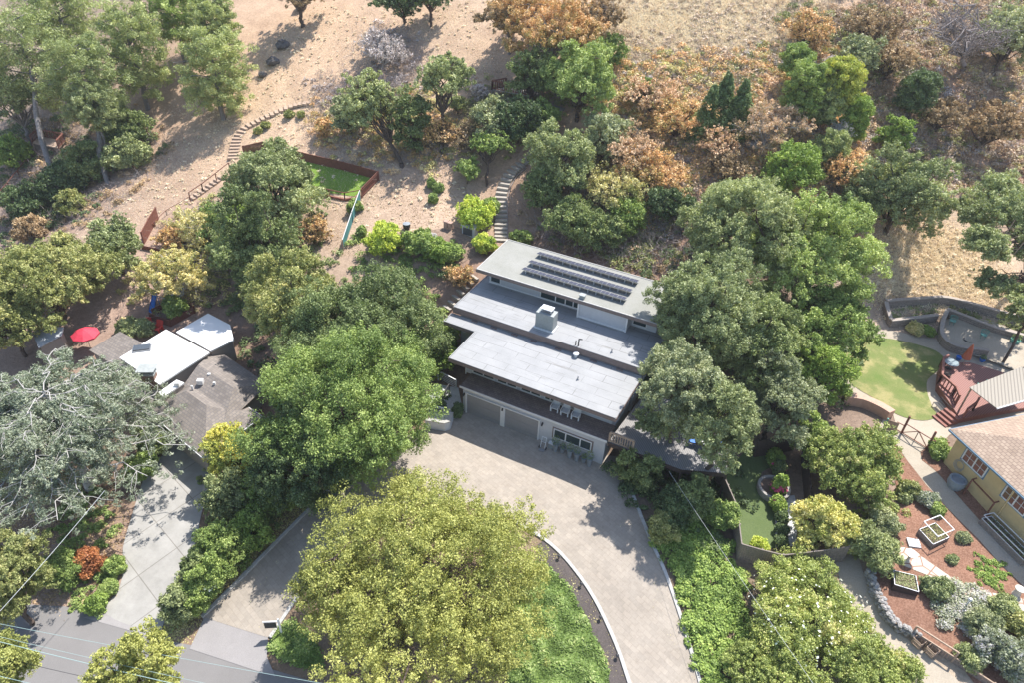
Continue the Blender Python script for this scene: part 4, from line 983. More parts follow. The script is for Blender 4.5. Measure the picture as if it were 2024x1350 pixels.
post_rail('post_and_rail_fence', [(592,376),(682,396),(716,390)], .95, 'orange brown post and rail along the lower edge of the hillside turf', board=.13)
post_rail('handrail', [(377,397),(402,380),(455,338)], 1.1, 'rust brown handrail beside the lower flight of hillside steps', cat='handrail', r0=.045)
post_rail('handrail', [(283,470),(330,425),(377,397)], .6, 'thin sloping rail joining the board fence to the step handrail', cat='handrail', r0=.03)
# green netted screen
pts = GP([(679,495),(697,440),(713,396)]); r = empty('netted_fence', pts[0], 'teal netting fence in a thin orange timber frame on the slope', 'fence')
for a, b in zip(pts[:-1], pts[1:]):
    a = np.array(a); b = np.array(b); m = MB()
    d = (b-a)/np.linalg.norm(b-a); o_ = np.array([-d[1], d[0], 0])*.01
    m.add([a+o_,b+o_,b+o_+(0,0,1.25),a+o_+(0,0,1.25),a-o_,b-o_,b-o_+(0,0,1.25),a-o_+(0,0,1.25)], [(0,1,2,3),(7,6,5,4),(3,2,6,7),(0,3,7,4),(1,5,6,2),(0,4,5,1)]); m.build('netting', 'teal_net', r)
    for q in (a, b): MB().bar(q-(0,0,.2), q+(0,0,1.32), .04, sq=True).build('post', 'timber_tan', r)
    MB().bar(a+(0,0,1.28), b+(0,0,1.28), .03, sq=True).build('top_rail', 'white_trim', r); MB().bar(a+(0,0,.05), b+(0,0,.05), .035, sq=True).build('bottom_rail', 'timber_tan', r)

# ---------------- steps
def steps(name, pxs, wd, gap, depth_, mat, label, th=.14, smooth=4, rise=.05, side=None):
    pts = [g[:2] for g in GP(pxs)]
    if smooth: pts = smooth_poly(pts, smooth, False)
    q, _ = resample(pts, gap); tan = np.gradient(q, axis=0); r = empty(name, (q[0][0],q[0][1],h1(*q[0])), label, 'steps')
    for k in range(len(q)):
        a = math.atan2(tan[k][1], tan[k][0]) + R.uniform(-.05,.05); z = h1(*q[k])
        MB().obox((q[k][0],q[k][1],z+rise), (depth_/2, wd/2*R.uniform(.94,1.04), th), a).build('tread', mat, r)
    return r
steps('timber_steps', [(990,476),(990,430),(989,400),(995,370),(1008,345),(1030,325),(1054,308)], 1.35, .62, .42, 'timber_pale', 'long curved flight of pale timber steps climbing behind the house')
steps('timber_steps', [(884,610),(912,577),(938,550)], 1.1, .55, .30, 'timber_pale', 'narrow dark timber steps climbing along the left side of the roof')
steps('timber_steps', [(381,392),(408,373),(437,352)], 1.0, .55, .40, 'timber_tan', 'short straight flight of tan steps behind the rust handrail')
steps('timber_steps', [(461,313),(465,290),(471,271),(484,254),(505,242),(540,225),(580,209),(612,203)], 1.25, .62, .48, 'timber_tan', 'curving flight of tan timber steps across the bare dry slope')
steps('stone_steps', [(1352,348),(1350,325),(1358,298),(1366,278)], 1.6, .7, .5, 'pale_rock', 'rough grey stone steps half hidden among the rusty shrubs')
steps('stone_steps', [(1082,243),(1092,228),(1103,214)], 1.6, .8, .55, 'pale_rock', 'grey stone steps below the pale green tree by the upper deck')
for pxs, mt in (([(1003,478),(1003,430),(1002,400),(1008,372),(1020,350),(1040,332)], 'timber_grey'),):
    o = ribbon_mb([g[:2] for g in GP(pxs)], .12, -.1, .14).build('step_edging', mt); tag(o, 'thin timber edging board along the curved steps', 'edging')

# upper decks
def small_deck(pxs, hz, label, rail_label, mat, sides, rmat='timber_red', cat='deck'):
    g = GP(pxs); zt = max(p[2] for p in g) + hz; pl = [p[:2] for p in g]
    r = empty('hillside_deck', (*pl[0], h1(*pl[0])), label, cat); MB().prism(pl, zt-.12, zt).build('deck_floor', mat, r)
    for p in pl: MB().bar((*p, h1(*p)-.3), (*p, zt-.125), .07, sq=True).build('post', mat, r)
    railing(None, 1.0, rail_label, mat=rmat, bars='v', nb=.3, world=[(*pl[i], zt) for i in sides], th=.045)
    return zt, pl
small_deck([(972,195),(1052,212),(1068,190),(1000,176)], .35, 'pale boarded viewing deck high on the slope behind the trees', 'red brown railing round the high viewing deck', 'timber_pale', (1,0,3))
small_deck([(72,303),(122,308),(130,282),(82,278)], .3, 'small tan deck among the pines at the upper left', 'rust railing round the small deck among the pines', 'timber_tan', (0,3,2,1))
steps('timber_steps', [(55,318),(34,345),(14,372)], .9, .5, .3, 'timber_tan', 'steep tan steps going down from the small pine deck', smooth=0)
post_rail('handrail', [(58,326),(0,398)], 1.0, 'dark red rail following the steep steps among the pines', cat='handrail')

# ---------------- garden things by the upper patio
p = G(925,466); r = empty('garden_cabinet', tuple(p), 'white garden cabinet with a glass front under the yellow green vine', 'cabinet')
MB().obox((p[0],p[1]+.4,p[2]+.5),(.75,.4,.55)).build('cabinet_body', 'white_wall', r); MB().obox((p[0]-.05,p[1]-.02,p[2]+.5),(.55,.012,.4)).build('glass_front', 'sky_glass', r)
MB().box(p[0]-.85,p[0]+.85,p[1]-.1,p[1]+.9,p[2]+1.06,p[2]+1.14).build('top', 'white_trim', r)
for i, (px, py, lb) in enumerate(((882,450,'left terracotta block pier with a flat cap beside the patio'),(890,453,'right terracotta block pier with a flat cap beside the patio'))):
    p = G(px,py); r = empty('block_pier', tuple(p), lb, 'pier', 'terracotta piers'); MB().box(p[0]-.2,p[0]+.2,p[1]-.2,p[1]+.2,p[2]-.1,p[2]+.75).build('shaft', 'terracotta_pale', r)
    MB().box(p[0]-.25,p[0]+.25,p[1]-.25,p[1]+.25,p[2]+.752,p[2]+.85).build('cap', 'terracotta_pale', r)
p = G(804,452); r = empty('urn', tuple(p), 'dark round urn with a flat lid on the dry slope', 'urn')
MB().lathe(tuple(p),[(.25,0),(.38,.2),(.42,.45),(.35,.62)]).build('body', 'dark_metal', r); MB().lathe((p[0],p[1],p[2]),[(.40,.622),(.42,.66),(.10,.72)]).build('lid', 'pot_grey', r)
rng = random.Random(3)
def rocks(name, pxs, rr, mat, labels, cat='rock', group=None, many=1, spread=0):
    for (px, py), s_, lb in zip(pxs, rr, labels):
        p = G(px, py); m = MB()
        for k in range(many):
            a = rng.uniform(0,6.3); d = rng.uniform(0, spread); m.rock((p[0]+d*math.cos(a), p[1]+d*math.sin(a), p[2]+s_*.25), s_*rng.uniform(.6,1.1), rng)
        o = m.build(name, mat); tag(o, lb, cat, group)
rocks('boulder', [(595,18),(558,92),(540,125),(519,150)], [1.3,1.0,1.0,.8], 'rock', ['dark boulder at the top edge by the shadowed oak','small dark boulder on the bare slope below the top oak','broad flat dark boulder on the bare slope beside the pine','small pointed dark boulder lowest on the bare slope'], group='boulders on the bare slope')
rocks('stone_pile', [(857,466),(912,262),(1262,262),(1490,285)], [.35,.5,.7,.6], 'pale_rock', ['heap of pale stones beside the upper patio','pale stones showing between hillside shrubs','grey rock outcrop between the rusty shrubs on the slope','grey rocks under the pinkish dry shrub'], cat='stones', many=9, spread=.9)

# ---------------- signs, lights, wires
p = G(557,1253); r = empty('sale_sign', tuple(p), 'white sign post with a hanging dark board at the driveway mouth', 'sign')
ax = np.array([-.85,-.52,0.])
MB().bar(p-(0,0,.1), p+(0,0,1.75), .05, sq=True).build('post', 'white_metal', r)
a = p + ax*.10 + (0,0,1.45); b = p + ax*1.05 + (0,0,1.45)
MB().bar(p+(0,0,1.47), b+(0,0,.02), .035, sq=True).build('arm', 'white_metal', r)
m = MB(); o_ = np.array([ax[1],-ax[0],0])*.02
c0, c1 = a+ax*.1-(0,0,.12), b-ax*.05-(0,0,.12)
m.add([c0+o_,c1+o_,c1+o_-(0,0,.6),c0+o_-(0,0,.6),c0-o_,c1-o_,c1-o_-(0,0,.6),c0-o_-(0,0,.6)], [(0,1,2,3),(7,6,5,4),(4,5,1,0),(3,2,6,7),(5,6,2,1),(4,0,3,7)]); m.build('board', 'dark_metal', r)
for (px, py, lb) in ((1106,1106,'black path light on the kerb nearest the oak canopy'),(1150,1160,'second black path light along the curved kerb'),(1188,1226,'third black path light along the curved kerb'),(1221,1302,'lowest black path light near the bottom of the mulch bed')):
    p = G(px-2, py); r = empty('path_light', tuple(p), lb, 'path light', 'path lights along the curved kerb')
    MB().bar(p, p+(0,0,.34), .03).build('stem', 'dark_metal', r); MB().lathe(tuple(p+(0,0,.34)), [(.13,0),(.13,.03),(.03,.10)], 10).build('shade', 'dark_metal', r)
def wire(a, b, z0, z1, rad, mat, label, ext0=6, ext1=6, sag=.3):
    p, q = P(*a, z0), P(*b, z1); d = (q-p)/np.linalg.norm(q-p); p = p - d*ext0; q = q + d*ext1; m = MB(); n = 16
    pts = [p + (q-p)*k/n - np.array([0,0,sag*4*(k/n)*(1-k/n)]) for k in range(n+1)]
    for u, v in zip(pts[:-1], pts[1:]): m.bar(u, v, rad, n=5)
    tag(m.build('utility_wire', mat), label, 'wire', 'utility wires')
wire((0,1231),(640,1349), 4.5, 4.5, 0.0120, 'wire_teal', 'highest pale teal wire crossing over the street')
wire((0,1256),(410,1349), 4.5, 4.5, 0.0105, 'wire_teal', 'second thin teal wire crossing over the street')
wire((0,1266),(350,1350), 4.3, 4.3, 0.0195, 'wire_teal', 'thick teal cable crossing over the street')
wire((0,1296),(200,1342), 3.4, 3.4, .013, 'dark_metal', 'dark thin wire standing in for a wire shadow on the street asphalt')  # no real wire: draws the dark shadow line of the wires on the road
wire((0,1333),(80,1352), 4.5, 4.5, 0.0135, 'wire_teal', 'teal wire across the bottom left corner')
wire((0,1199),(162,1020), 3.8, 5.0, .016, 'wire_white', 'white service cable rising toward the grey green cedar', ext1=2)
wire((1322,932),(1404,1050), 4.4, 4.6, .009, 'wire_white', 'thin white service wire falling from the deck over the hedge', ext0=0, ext1=22)

# ---------------- right garden
rose = P(1527,972,h1(*G(1527,972)[:2])); c = G(1527,972)
r = empty('round_raised_bed', tuple(c), 'round stone edged bed with pink roses on the turf yard', 'raised bed')
m = MB(); n = 26
prof = [(1.28,-.2),(1.30,.5),(1.28,.56),(1.06,.56),(1.04,.35)]
m.lathe(tuple(c), prof, n); m.build('stone_ring', 'pale_rock', r)
MB().lathe(tuple(c), [(1.03,.40),(1.0,.45)], 20).build('soil', 'soil', r)
wall('stone_edging', [(1532,990),(1533,1040),(1534,1086)], .22, .14, 'pale_rock', 'pale stone edging between the turf and the side paving', 'edging')
G2 = lambda *p: [g[:2] for g in GP(p)]
def blockwall(pxs, h, wd, label, smooth=3): return wall('block_retaining_wall', pxs, h, wd, 'block_wall', label, 'retaining wall', 'block retaining walls', 'block_cap', smooth)
blockwall([(1746,606),(1786,603),(1830,600),(1871,600),(1935,617),(1976,629),(2040,645),(2100,665)], .75, .35, 'long upper block wall curving under the right hand oak')
blockwall([(1756,645),(1800,640),(1848,634)], .75, .35, 'short front block wall of the planted terrace beside the lawn', 0)
blockwall([(1746,608),(1756,643)], .75, .33, 'narrow end block wall closing the planted terrace', 0)
blockwall([(1866,626),(1857,648),(1855,672),(1868,690),(1893,700),(1947,707)], .85, .32, 'rounded block wall holding up the patio above the lawn')
blockwall([(1866,623),(1900,636),(1960,660),(2024,678),(2090,698)], .8, .32, 'straight block wall behind the shaded raised patio', 0)
wall('curved_low_wall', [(1664,795),(1700,800),(1735,815),(1757,829)], .9, .75, 'pink_stucco', 'thick pinkish low wall bounding the oval lawn', 'wall', smooth=3)
# gate
a, b = G(1781,858), G(1831,889); r = empty('garden_gate', tuple(a), 'dark red timber gate with crossed braces and tall posts', 'gate')
for q in (a, b): MB().bar(q-(0,0,.2), q+(0,0,2.0), .075, sq=True).build('post', 'timber_red', r)
m = MB(); u = lambda t, z: a+(b-a)*t+(0,0,z)
for p_, q_ in ((u(0,1.15),u(1,1.15)),(u(0,.15),u(1,.15)),(u(.5,.15),u(.5,1.15)),(u(0,.15),u(.5,1.15)),(u(.5,1.15),u(1,.15)),(u(.02,1.15),u(.02,.15)),(u(.98,1.15),u(.98,.15))): m.bar(p_, q_, .03, sq=True)
m.build('gate_leaf', 'timber_red', r)
c = G(1868,893)
m = MB()
for z in (.15,1.0): m.bar(b+(0,0,z), c+(0,0,z), .03, sq=True)
m.bar(b+(0,0,.15), c+(0,0,1.0), .03, sq=True); m.build('side_panel', 'timber_red', r)
c = G(1766,850)
m = MB().bar(a+(0,0,.9), c+(0,0,.9), .03, sq=True).bar(a+(0,0,.15), c+(0,0,.15), .03, sq=True).build('side_panel', 'timber_red', r)
p, q = G(1745,850), G(1768,858); r = empty('garden_board', tuple(p), 'upright wooden board with teal edge at the end of the pink wall', 'board')
d = (q-p); MB().bar(p+(0,0,0),p+(0,0,1.3),.06,sq=True).build('post','green_plastic',r)
MB().slab([p+(0,0,.15),q+(0,0,.15),q+(0,0,1.25),p+(0,0,1.25)],.0).v
m = MB(); o_ = np.array([-d[1],d[0],0]); o_ /= np.linalg.norm(o_)/.02
m.add([p+o_+(0,0,.1),q+o_+(0,0,.1),q+o_+(0,0,1.2),p+o_+(0,0,1.2),p-o_+(0,0,.1),q-o_+(0,0,.1),q-o_+(0,0,1.2),p-o_+(0,0,1.2)], [(0,1,2,3),(7,6,5,4),(3,2,6,7),(0,3,7,4),(1,5,6,2),(0,4,5,1)]); m.build('panel','timber_tan',r)
# red deck
zd = h1(*G(1890,790)[:2]) + .75
dp = [tuple(P(*q, zd)[:2]) for q in ((1857,722),(1867,717),(1916,716),(2010,745),(2070,800),(1972,815),(1898,828),(1853,760))]
r = empty('red_deck', (*dp[0], h1(*dp[0])), 'red painted deck with steps between the lawn and the yellow house', 'deck')
MB().prism(dp, zd-.08, zd).build('deck_floor', 'deck_boards', r); MB().prism([(x_*.985+dp[3][0]*.015, y_*.985+dp[3][1]*.015) for x_, y_ in dp], zd-.9, zd-.085).build('skirt', 'deck_red', r)
sa, sb = P(1861,815,zd-.1)[:2], P(1890,838,zd-.1)[:2]
sa, sb = np.array(P(1872,806,zd)[:2]), np.array(P(1899,828,zd)[:2]); dv = sb-sa; L = np.linalg.norm(dv); dn = np.array([dv[1],-dv[0]])/L
if dn @ (np.array(G(1858,835)[:2]) - sa) < 0: dn = -dn
for k in range(4):
    c = (sa+sb)/2 + dn*(.17+.34*k); zt = zd - .02 - .19*k
    MB().obox((c[0],c[1],(zt+zd-1.2)/2), (L/2,.165,(zt-zd+1.2)/2), math.atan2(dv[1],dv[0])).build('step', 'deck_red', r)
w3 = lambda px, py: (*P(px,py,zd)[:2], zd)
railing(None, .95, 'red timber railing on the lawn side of the red deck', mat='deck_red', bars='v', nb=.35, world=[w3(1867,719),w3(1857,724),w3(1854,758),w3(1882,783),w3(1888,800)], th=.055)
railing(None, .95, 'curved red handrail at the house end of the deck steps', mat='deck_red', bars='h', nb=2, world=[w3(1903,826),w3(1922,812),w3(1928,800)], th=.05)
def round_table(px, py, z, rad, top, label, leg='dark_metal'):
    p = P(px,py,z+.72); r = empty('round_table', (p[0],p[1],z), label, 'table')
    MB().lathe((p[0],p[1],z), [(.28,0),(.28,.03),(.04,.06),(.04,.68)]).build('pedestal', leg, r); MB().lathe((p[0],p[1],z), [(rad,.68),(rad+.02,.70),(rad,.73)], 24).build('tabletop', top, r)
    return r
round_table(1881,716,zd+.005,.62,'table_glass','round glass topped table at the corner of the red deck')
def shut_umbrella(px, py, z, label):
    p = P(px,py,z); r = empty('closed_umbrella', (p[0],p[1],z), label, 'umbrella'); MB().bar(p,p+(0,0,2.4),.03).build('pole','timber_tan',r)
    MB().lathe(tuple(p),[(.42,.85),(.34,1.2),(.22,1.8),(.10,2.25),(.03,2.42)],9).build('canopy','rust_cloth',r)
shut_umbrella(1902,722,zd,'rust coloured closed umbrella beside the glass table')
p = P(1935,770,zd); r = empty('patio_armchair', tuple(p), 'pale green metal chair in the dappled shade on the red deck', 'chair')
MB().obox((p[0],p[1],zd+.42),(.27,.27,.03)).build('seat','green_plastic',r); MB().obox((p[0]+.25,p[1],zd+.75),(.03,.27,.3)).build('backrest','green_plastic',r)
for a in (-1,1):
    for b in (-1,1): MB().bar((p[0]+a*.23,p[1]+b*.23,zd),(p[0]+a*.23,p[1]+b*.23,zd+.39),.02).build('leg','green_plastic',r)
# swing bench
a = G(1848,806); r = empty('swing_bench', tuple(a), 'dark metal garden bench against the side of the red deck', 'bench'); b = G(1864,822); d = (b-a)[:2]; L = np.linalg.norm(d); d /= L; ang = math.atan2(d[1],d[0]); c = (a+b)/2; o_ = np.array([-d[1],d[0]])
m = MB()
for k in range(5): m.obox((c[0]+o_[0]*(-.2+.1*k),c[1]+o_[1]*(-.2+.1*k),c[2]+.45),(.75,.035,.015),ang)
m.build('seat','dark_metal',r); m = MB()
for k in range(12): q = c[:2]+d*(-.7+.127*k)+o_*.3; m.bar((*q,c[2]+.45),(*q,c[2]+.98),.014)
m.bar((*(c[:2]-d*.75+o_*.3),c[2]+.98),(*(c[:2]+d*.75+o_*.3),c[2]+.98),.03); m.build('backrest','dark_metal',r)
for s_ in (-1,1):
    for t_ in (-.22,.28): q = c[:2]+d*s_*.7+o_*t_; MB().bar((*q,c[2]-.05),(*q,c[2]+.46),.025).build('leg','dark_metal',r)
# pergola
zp = zd + 2.5; q4 = [P(1916,766,zp),P(1971,808,zp),P(2075,778,zp),P(2020,725,zp)]
r = empty('patio_cover', (q4[0][0],q4[0][1],zd), 'tan ridged patio cover attached to the yellow house', 'patio cover')
MB().slab(q4,.06).build('roof_sheet','pergola_sheet',r)
for p in (q4[0], q4[3]): MB().bar((p[0]+.2,p[1]+.1,zd),(p[0]+.2,p[1]+.1,zp-.065),.06,sq=True).build('post','timber_tan',r)
MB().bar(q4[1]+(0,0,-.03)-(q4[2]-q4[1])*0,q4[2]+(0,0,-.03),.05,sq=True).build('gutter','white_trim',r)
def pot(px, py, rad, hh, mat, label, plant=None, z=None, seed=1):
    p = G(px,py) if z is None else P(px,py,z); r = empty('garden_pot', tuple(p), label, 'pot'); MB().lathe(tuple(p),[(rad*.7,0),(rad,hh*.6),(rad*1.05,hh),(rad*.85,hh),(rad*.8,hh*.85)]).build('pot_body',mat,r)
    if plant: foliage_ball('foliage',(p[0],p[1],p[2]+hh+rad*.5),rad*1.1,260,.09,plant,r,seed)
pot(2003,680,.42,.55,'green_plastic','green glazed pot with flowers on the shaded patio','leaf_green'); pot(1893,712,.25,.4,'blue_plastic','small bright blue pot at the foot of the rounded wall')
pot(1940,715,.25,.35,'blue_plastic','dark blue pot in shade at the right of the rounded wall','leaf_dark'); pot(1912,676,.45,.3,'dark_metal','black fire bowl on the raised patio')
pot(1871,744,.32,.3,'timber_dark','dark half barrel on the red deck corner',z=zd); 
for (px, py, lb) in ((1880,640,'teal metal chair tucked in the corner of the raised patio'),(1941,668,'teal metal chair in the middle of the raised patio')):
    p = G(px,py,.3); r = empty('patio_armchair', tuple(p), lb, 'chair', 'teal chairs'); MB().lathe((p[0],p[1],p[2]+.4),[(.3,0),(.3,.04)]).build('seat','green_plastic',r)
    m = MB()
    for k in range(7): t_ = .3+k*.4; m.bar((p[0]+.3*math.cos(t_),p[1]+.3*math.sin(t_),p[2]+.42),(p[0]+.36*math.cos(t_),p[1]+.36*math.sin(t_),p[2]+.85),.02)
    for k in range(6):
        t_ = .3+k*.4; m.bar((p[0]+.36*math.cos(t_),p[1]+.36*math.sin(t_),p[2]+.85),(p[0]+.36*math.cos(t_+.4),p[1]+.36*math.sin(t_+.4),p[2]+.85),.025)
    m.build('backrest','green_plastic',r)
    for k in range(4): t_ = .8+k*1.57; MB().bar((p[0]+.25*math.cos(t_),p[1]+.25*math.sin(t_),p[2]),(p[0]+.25*math.cos(t_),p[1]+.25*math.sin(t_),p[2]+.4),.02).build('leg','green_plastic',r)

# yellow house
zb = h1(*G(1864,916)[:2]); B0 = P(1864,916,zb)[:2]; B1 = P(2024,1071,zb)[:2]; d = (B1-B0)/np.linalg.norm(B1-B0); nn = np.array([-d[1],d[0]])
if nn @ (np.array(P(2024,800,zb+5)[:2])-B0) < 0: nn = -nn
yh = empty('yellow_house', (B0[0],B0[1],zb), 'yellow stucco house with tan shingle roof and blue gutters', 'house')
ang = math.atan2(d[1], d[0]); ze = zb + 3.35; LL, WW = 19.0, 10.0
Q = lambda s_, t_, z: (B0[0]+d[0]*s_+nn[0]*t_, B0[1]+d[1]*s_+nn[1]*t_, z)
m = MB(); c = Q(LL/2,WW/2,0); m.obox((c[0],c[1],(zb-.6+ze)/2),(LL/2,WW/2,(ze-zb+.6)/2),ang); m.build('wall','cream_stucco',yh)
ov = .55; rz = ze + .30 + 2.0; hp = WW/2+ov
E = [Q(-ov,-ov,ze+.02),Q(LL+ov,-ov,ze+.02),Q(LL+ov,WW+ov,ze+.02),Q(-ov,WW+ov,ze+.02)]; T = [Q(-ov+hp,-ov+hp,rz),Q(LL+ov-hp,-ov+hp,rz)]
m = MB(); vs = E+T; f = [(0,1,5,4),(1,2,5),(2,3,4,5),(3,0,4)]
n2 = np.cross(np.array(E[1])-np.array(E[0]), np.array(T[0])-np.array(E[0]))
if n2[2] < 0: f = [q[::-1] for q in f]
m.add(vs, f); m.build('roof','shingle_tan',yh,uvdir=(1,0,0))
m = MB(); hz_ = .09
for a, b in ((E[0],E[1]),(E[1],E[2]),(E[2],E[3]),(E[3],E[0])): m.bar(np.array(a)-(0,0,.10),np.array(b)-(0,0,.10),.07,sq=True)
m.build('gutter','gutter_blue',yh)
MB().slab([np.array(e)-(0,0,.012) for e in E],.06).build('soffit','cream_stucco',yh)
def ywin(px1, px2, z0, z1):
    def s_of(px, py):
        r_ = ray(*px1 if 0 else (px,py)); t_ = ((np.array(B0)-CAM[:2])@nn)/(r_[:2]@nn); q = CAM+t_*r_; return (q[:2]-B0)@d, q[2]
    (s0, za), (s1, zb_) = s_of(*px1), s_of(*px2); c = Q((s0+s1)/2,-.03,0); hh = 1.15; zc = zb + z0
    m = MB(); hw = abs(s1-s0)/2
    for z in (-hh/2, hh/2): m.obox((c[0],c[1],zc+z),(hw,.03,.05),ang)
    for s_ in (-hw,0,hw): m.obox((c[0]+d[0]*s_,c[1]+d[1]*s_,zc),(.05,.034,hh/2-.05),ang)
    for s_ in (-hw*.5,hw*.5): m.obox((c[0]+d[0]*s_,c[1]+d[1]*s_,zc),(.015,.026,hh/2-.05),ang)
    m.obox((c[0],c[1],zc),(hw-.06,.022,.015),ang)
    fr = m.build('window','white_trim',yh); c = Q((s0+s1)/2,-.012,0); MB().obox((c[0],c[1],zc),(hw-.02,.01,hh/2-.02),ang).build('pane','red_room_glass',fr)
    c = Q((s0+s1)/2,-.008,0); MB().obox((c[0],c[1],zc),(hw+.14,.012,hh/2+.13),ang).build('frame','gutter_blue',fr)
ywin((1907,898),(1951,930),2.2,0); ywin((1990,965),(2036,1003),2.2,0)
g_ = Q(5.2,1.0,ze+.25); MB().lathe(g_,[(.10,-.1),(.10,.5),(.16,.52),(.16,.62)],10).build('roof_vent','white_metal',yh)
g_ = Q(4.6,1.3,ze+.5); MB().lathe(g_,[(.3,-.15),(.3,.02),(.1,.05)],8).build('roof_vent','white_trim',yh)
MB().bar(Q(5.5,-.05,zb),Q(5.5,-.05,ze),.045,sq=True).build('downspout','cream_stucco',yh)
c = G(1886,962); r = empty('water_tub', tuple(c), 'round blue grey tub of water against the yellow wall', 'tub')
MB().lathe(tuple(c),[(.50,-.05),(.66,.4),(.64,.85),(.52,.88),(.46,.7)],20).build('tub','pot_grey',r); MB().lathe(tuple(c),[(.47,.66),(.47,.68)],20).build('water','window_glass',r)
r = empty('hose', Q(1.3,-.18,zb+1.1), 'coiled dark garden hose hanging on the yellow wall corner', 'hose'); m = MB()
for k in range(44):
    t0, t1 = k*.42, (k+1)*.42; rr_ = .30+.004*k
    m.bar(np.array(Q(1.3+rr_*math.cos(t0),-.10-.004*k,zb+1.15+rr_*math.sin(t0))),np.array(Q(1.3+rr_*math.cos(t1),-.10-.004*k,zb+1.15+rr_*math.sin(t1))),.02,n=5)
m.build('coil','pot_grey',r)
a, b = np.array([*Q(2.9,-.55,0)[:2],zb]), np.array([*Q(5.1,-.55,0)[:2],zb]); a[2], b[2] = h1(*a[:2]), h1(*b[:2]); r = empty('trellis_frame', tuple(a), 'plain brown timber trellis frame standing by the yellow wall', 'trellis')
for q in (a, b): MB().bar(q-(0,0,.1),q+(0,0,1.7),.045,sq=True).build('post','timber_red',r)
MB().bar(a+(0,0,1.7),b+(0,0,1.7),.045,sq=True).build('top_bar','timber_red',r)
for q in (a, b): e = np.array([*(nn*.40),.03]); MB().bar(q+(0,0,1.72)-e*0,q+(0,0,1.72)+e,.04,sq=True).build('arm','timber_red',r)
def rbed(corners, h, frame_h, label, mat='timber_grey', plant='leaf_sage', fmat='white_metal', seed=3, name='raised_bed', fall=False, dens=1):
    g = GP(corners) if corners[0] is not None else [Q(s_,t_,h1(*Q(s_,t_,0)[:2])) for s_, t_ in ((corners[1],corners[4]),(corners[1],corners[3]),(corners[2],corners[3]),(corners[2],corners[4]))]; zc = max(q[2] for q in g); zmin = min(q[2] for q in g); r = empty(name, (g[0][0],g[0][1],zmin), label, 'raised bed', None); n = len(g)
    m = MB()
    for i in range(n):
        a, b = np.array(g[i][:2]), np.array(g[(i+1)%n][:2]); L = np.linalg.norm(b-a); c = (a+b)/2; m.obox((c[0],c[1],(zmin-.1+zc+h)/2),(L/2-.03 if i%2 else L/2+.03,.03,(zc+h-zmin+.1)/2),math.atan2(*(b-a)[::-1]))
    m.build('box', mat, r)
    cc = np.mean([q[:2] for q in g],axis=0); MB().prism([tuple(cc+(np.array(q[:2])-cc)*.94) for q in g],zmin-.05,zc+h-.1).build('soil','soil',r)
    if fmat: 
        m = MB()
        for i in range(n): m.bar((*g[i][:2],zc+h+.02),(*g[(i+1)%n][:2],zc+h+.02),.02,sq=True)
        m.build('rim', fmat, r)
    if frame_h:
        m = MB()
        for i in range(n): m.bar((*g[i][:2],zc+frame_h),(*g[(i+1)%n][:2],zc+frame_h),.028,sq=True)
        m.build('top_frame', fmat, r); m = MB()
        for i in range(n): m.bar((*g[i][:2],zc+h),(*g[i][:2],zc+frame_h),.014)
        m.build('uprights','grey_metal',r)
    rg = np.random.default_rng(seed); k = int(900*dens); A_ = [np.array(q[:2]) for q in g]; u_, v_ = rg.random(k), rg.random(k)
    xy = (A_[0][None]*(1-u_)[:,None]+A_[1][None]*u_[:,None])*(1-v_)[:,None]+(A_[3][None]*(1-u_)[:,None]+A_[2][None]*u_[:,None])*v_[:,None]
    xy = cc+(xy-cc)*.88; pts = np.c_[xy, zc+h-.08+rg.random(k)*.28]-np.array(wloc(r)); nr = rg.normal(size=(k,3))+(0,0,1.2)
    leaf_mesh('plants', pts, nr, rg.random(k), .07, plant, r, seed)
    return r
rbed([(1812,1056),(1839,1085),(1872,1069),(1845,1041)],.35,1.25,'raised bed with an upright white frame on the red mulch', 'timber_grey','leaf_olive')
rbed([(1761,1137),(1806,1145),(1810,1180),(1761,1168)],.35,0,'dark raised bed with white rim above the rock wall','timber_dark','leaf_sage')
rbed([None,5.4,9.2,-.45,-1.35],.5,.9,'long planter with a white frame in shade by the yellow house','timber_grey','leaf_dark')
p = G(1793,1110); r = empty('bird_bath', tuple(p), 'cream bird bath standing on the flagstone path', 'bird bath')
MB().lathe(tuple(p),[(.24,0),(.22,.06),(.10,.2),(.09,.6),(.16,.72)],16).build('pedestal','pale_plaster',r); MB().lathe(tuple(p),[(.15,.722),(.40,.86),(.42,.90),(.36,.90),(.22,.82)],20).build('basin','pale_plaster',r)
p = G(1805,1076); r = empty('stepping_slab', tuple(p), 'square white slab lying on the mulch beside the bird bath', 'slab'); MB().obox((p[0],p[1],p[2]+.10),(.42,.38,.07),.3).build('slab_top','white_trim',r)
p = G(2008,1176); r = empty('garden_pedestal', tuple(p), 'white round garden pedestal where the flagstone path leaves the picture', 'pedestal'); MB().lathe(tuple(p),[(.30,0),(.26,.1),(.18,.5),(.32,.62),(.32,.68)],14).build('pedestal_body','pale_plaster',r)
p = G(1904,1205); r = empty('garden_ornament', tuple(p), 'small white post ornament among the lavender', 'ornament'); MB().bar(p,p+(0,0,1.0),.05).lathe((p[0],p[1],p[2]+1.0),[(.05,0),(.14,.08),(.10,.22)],10).build('ornament_body','white_trim',r)
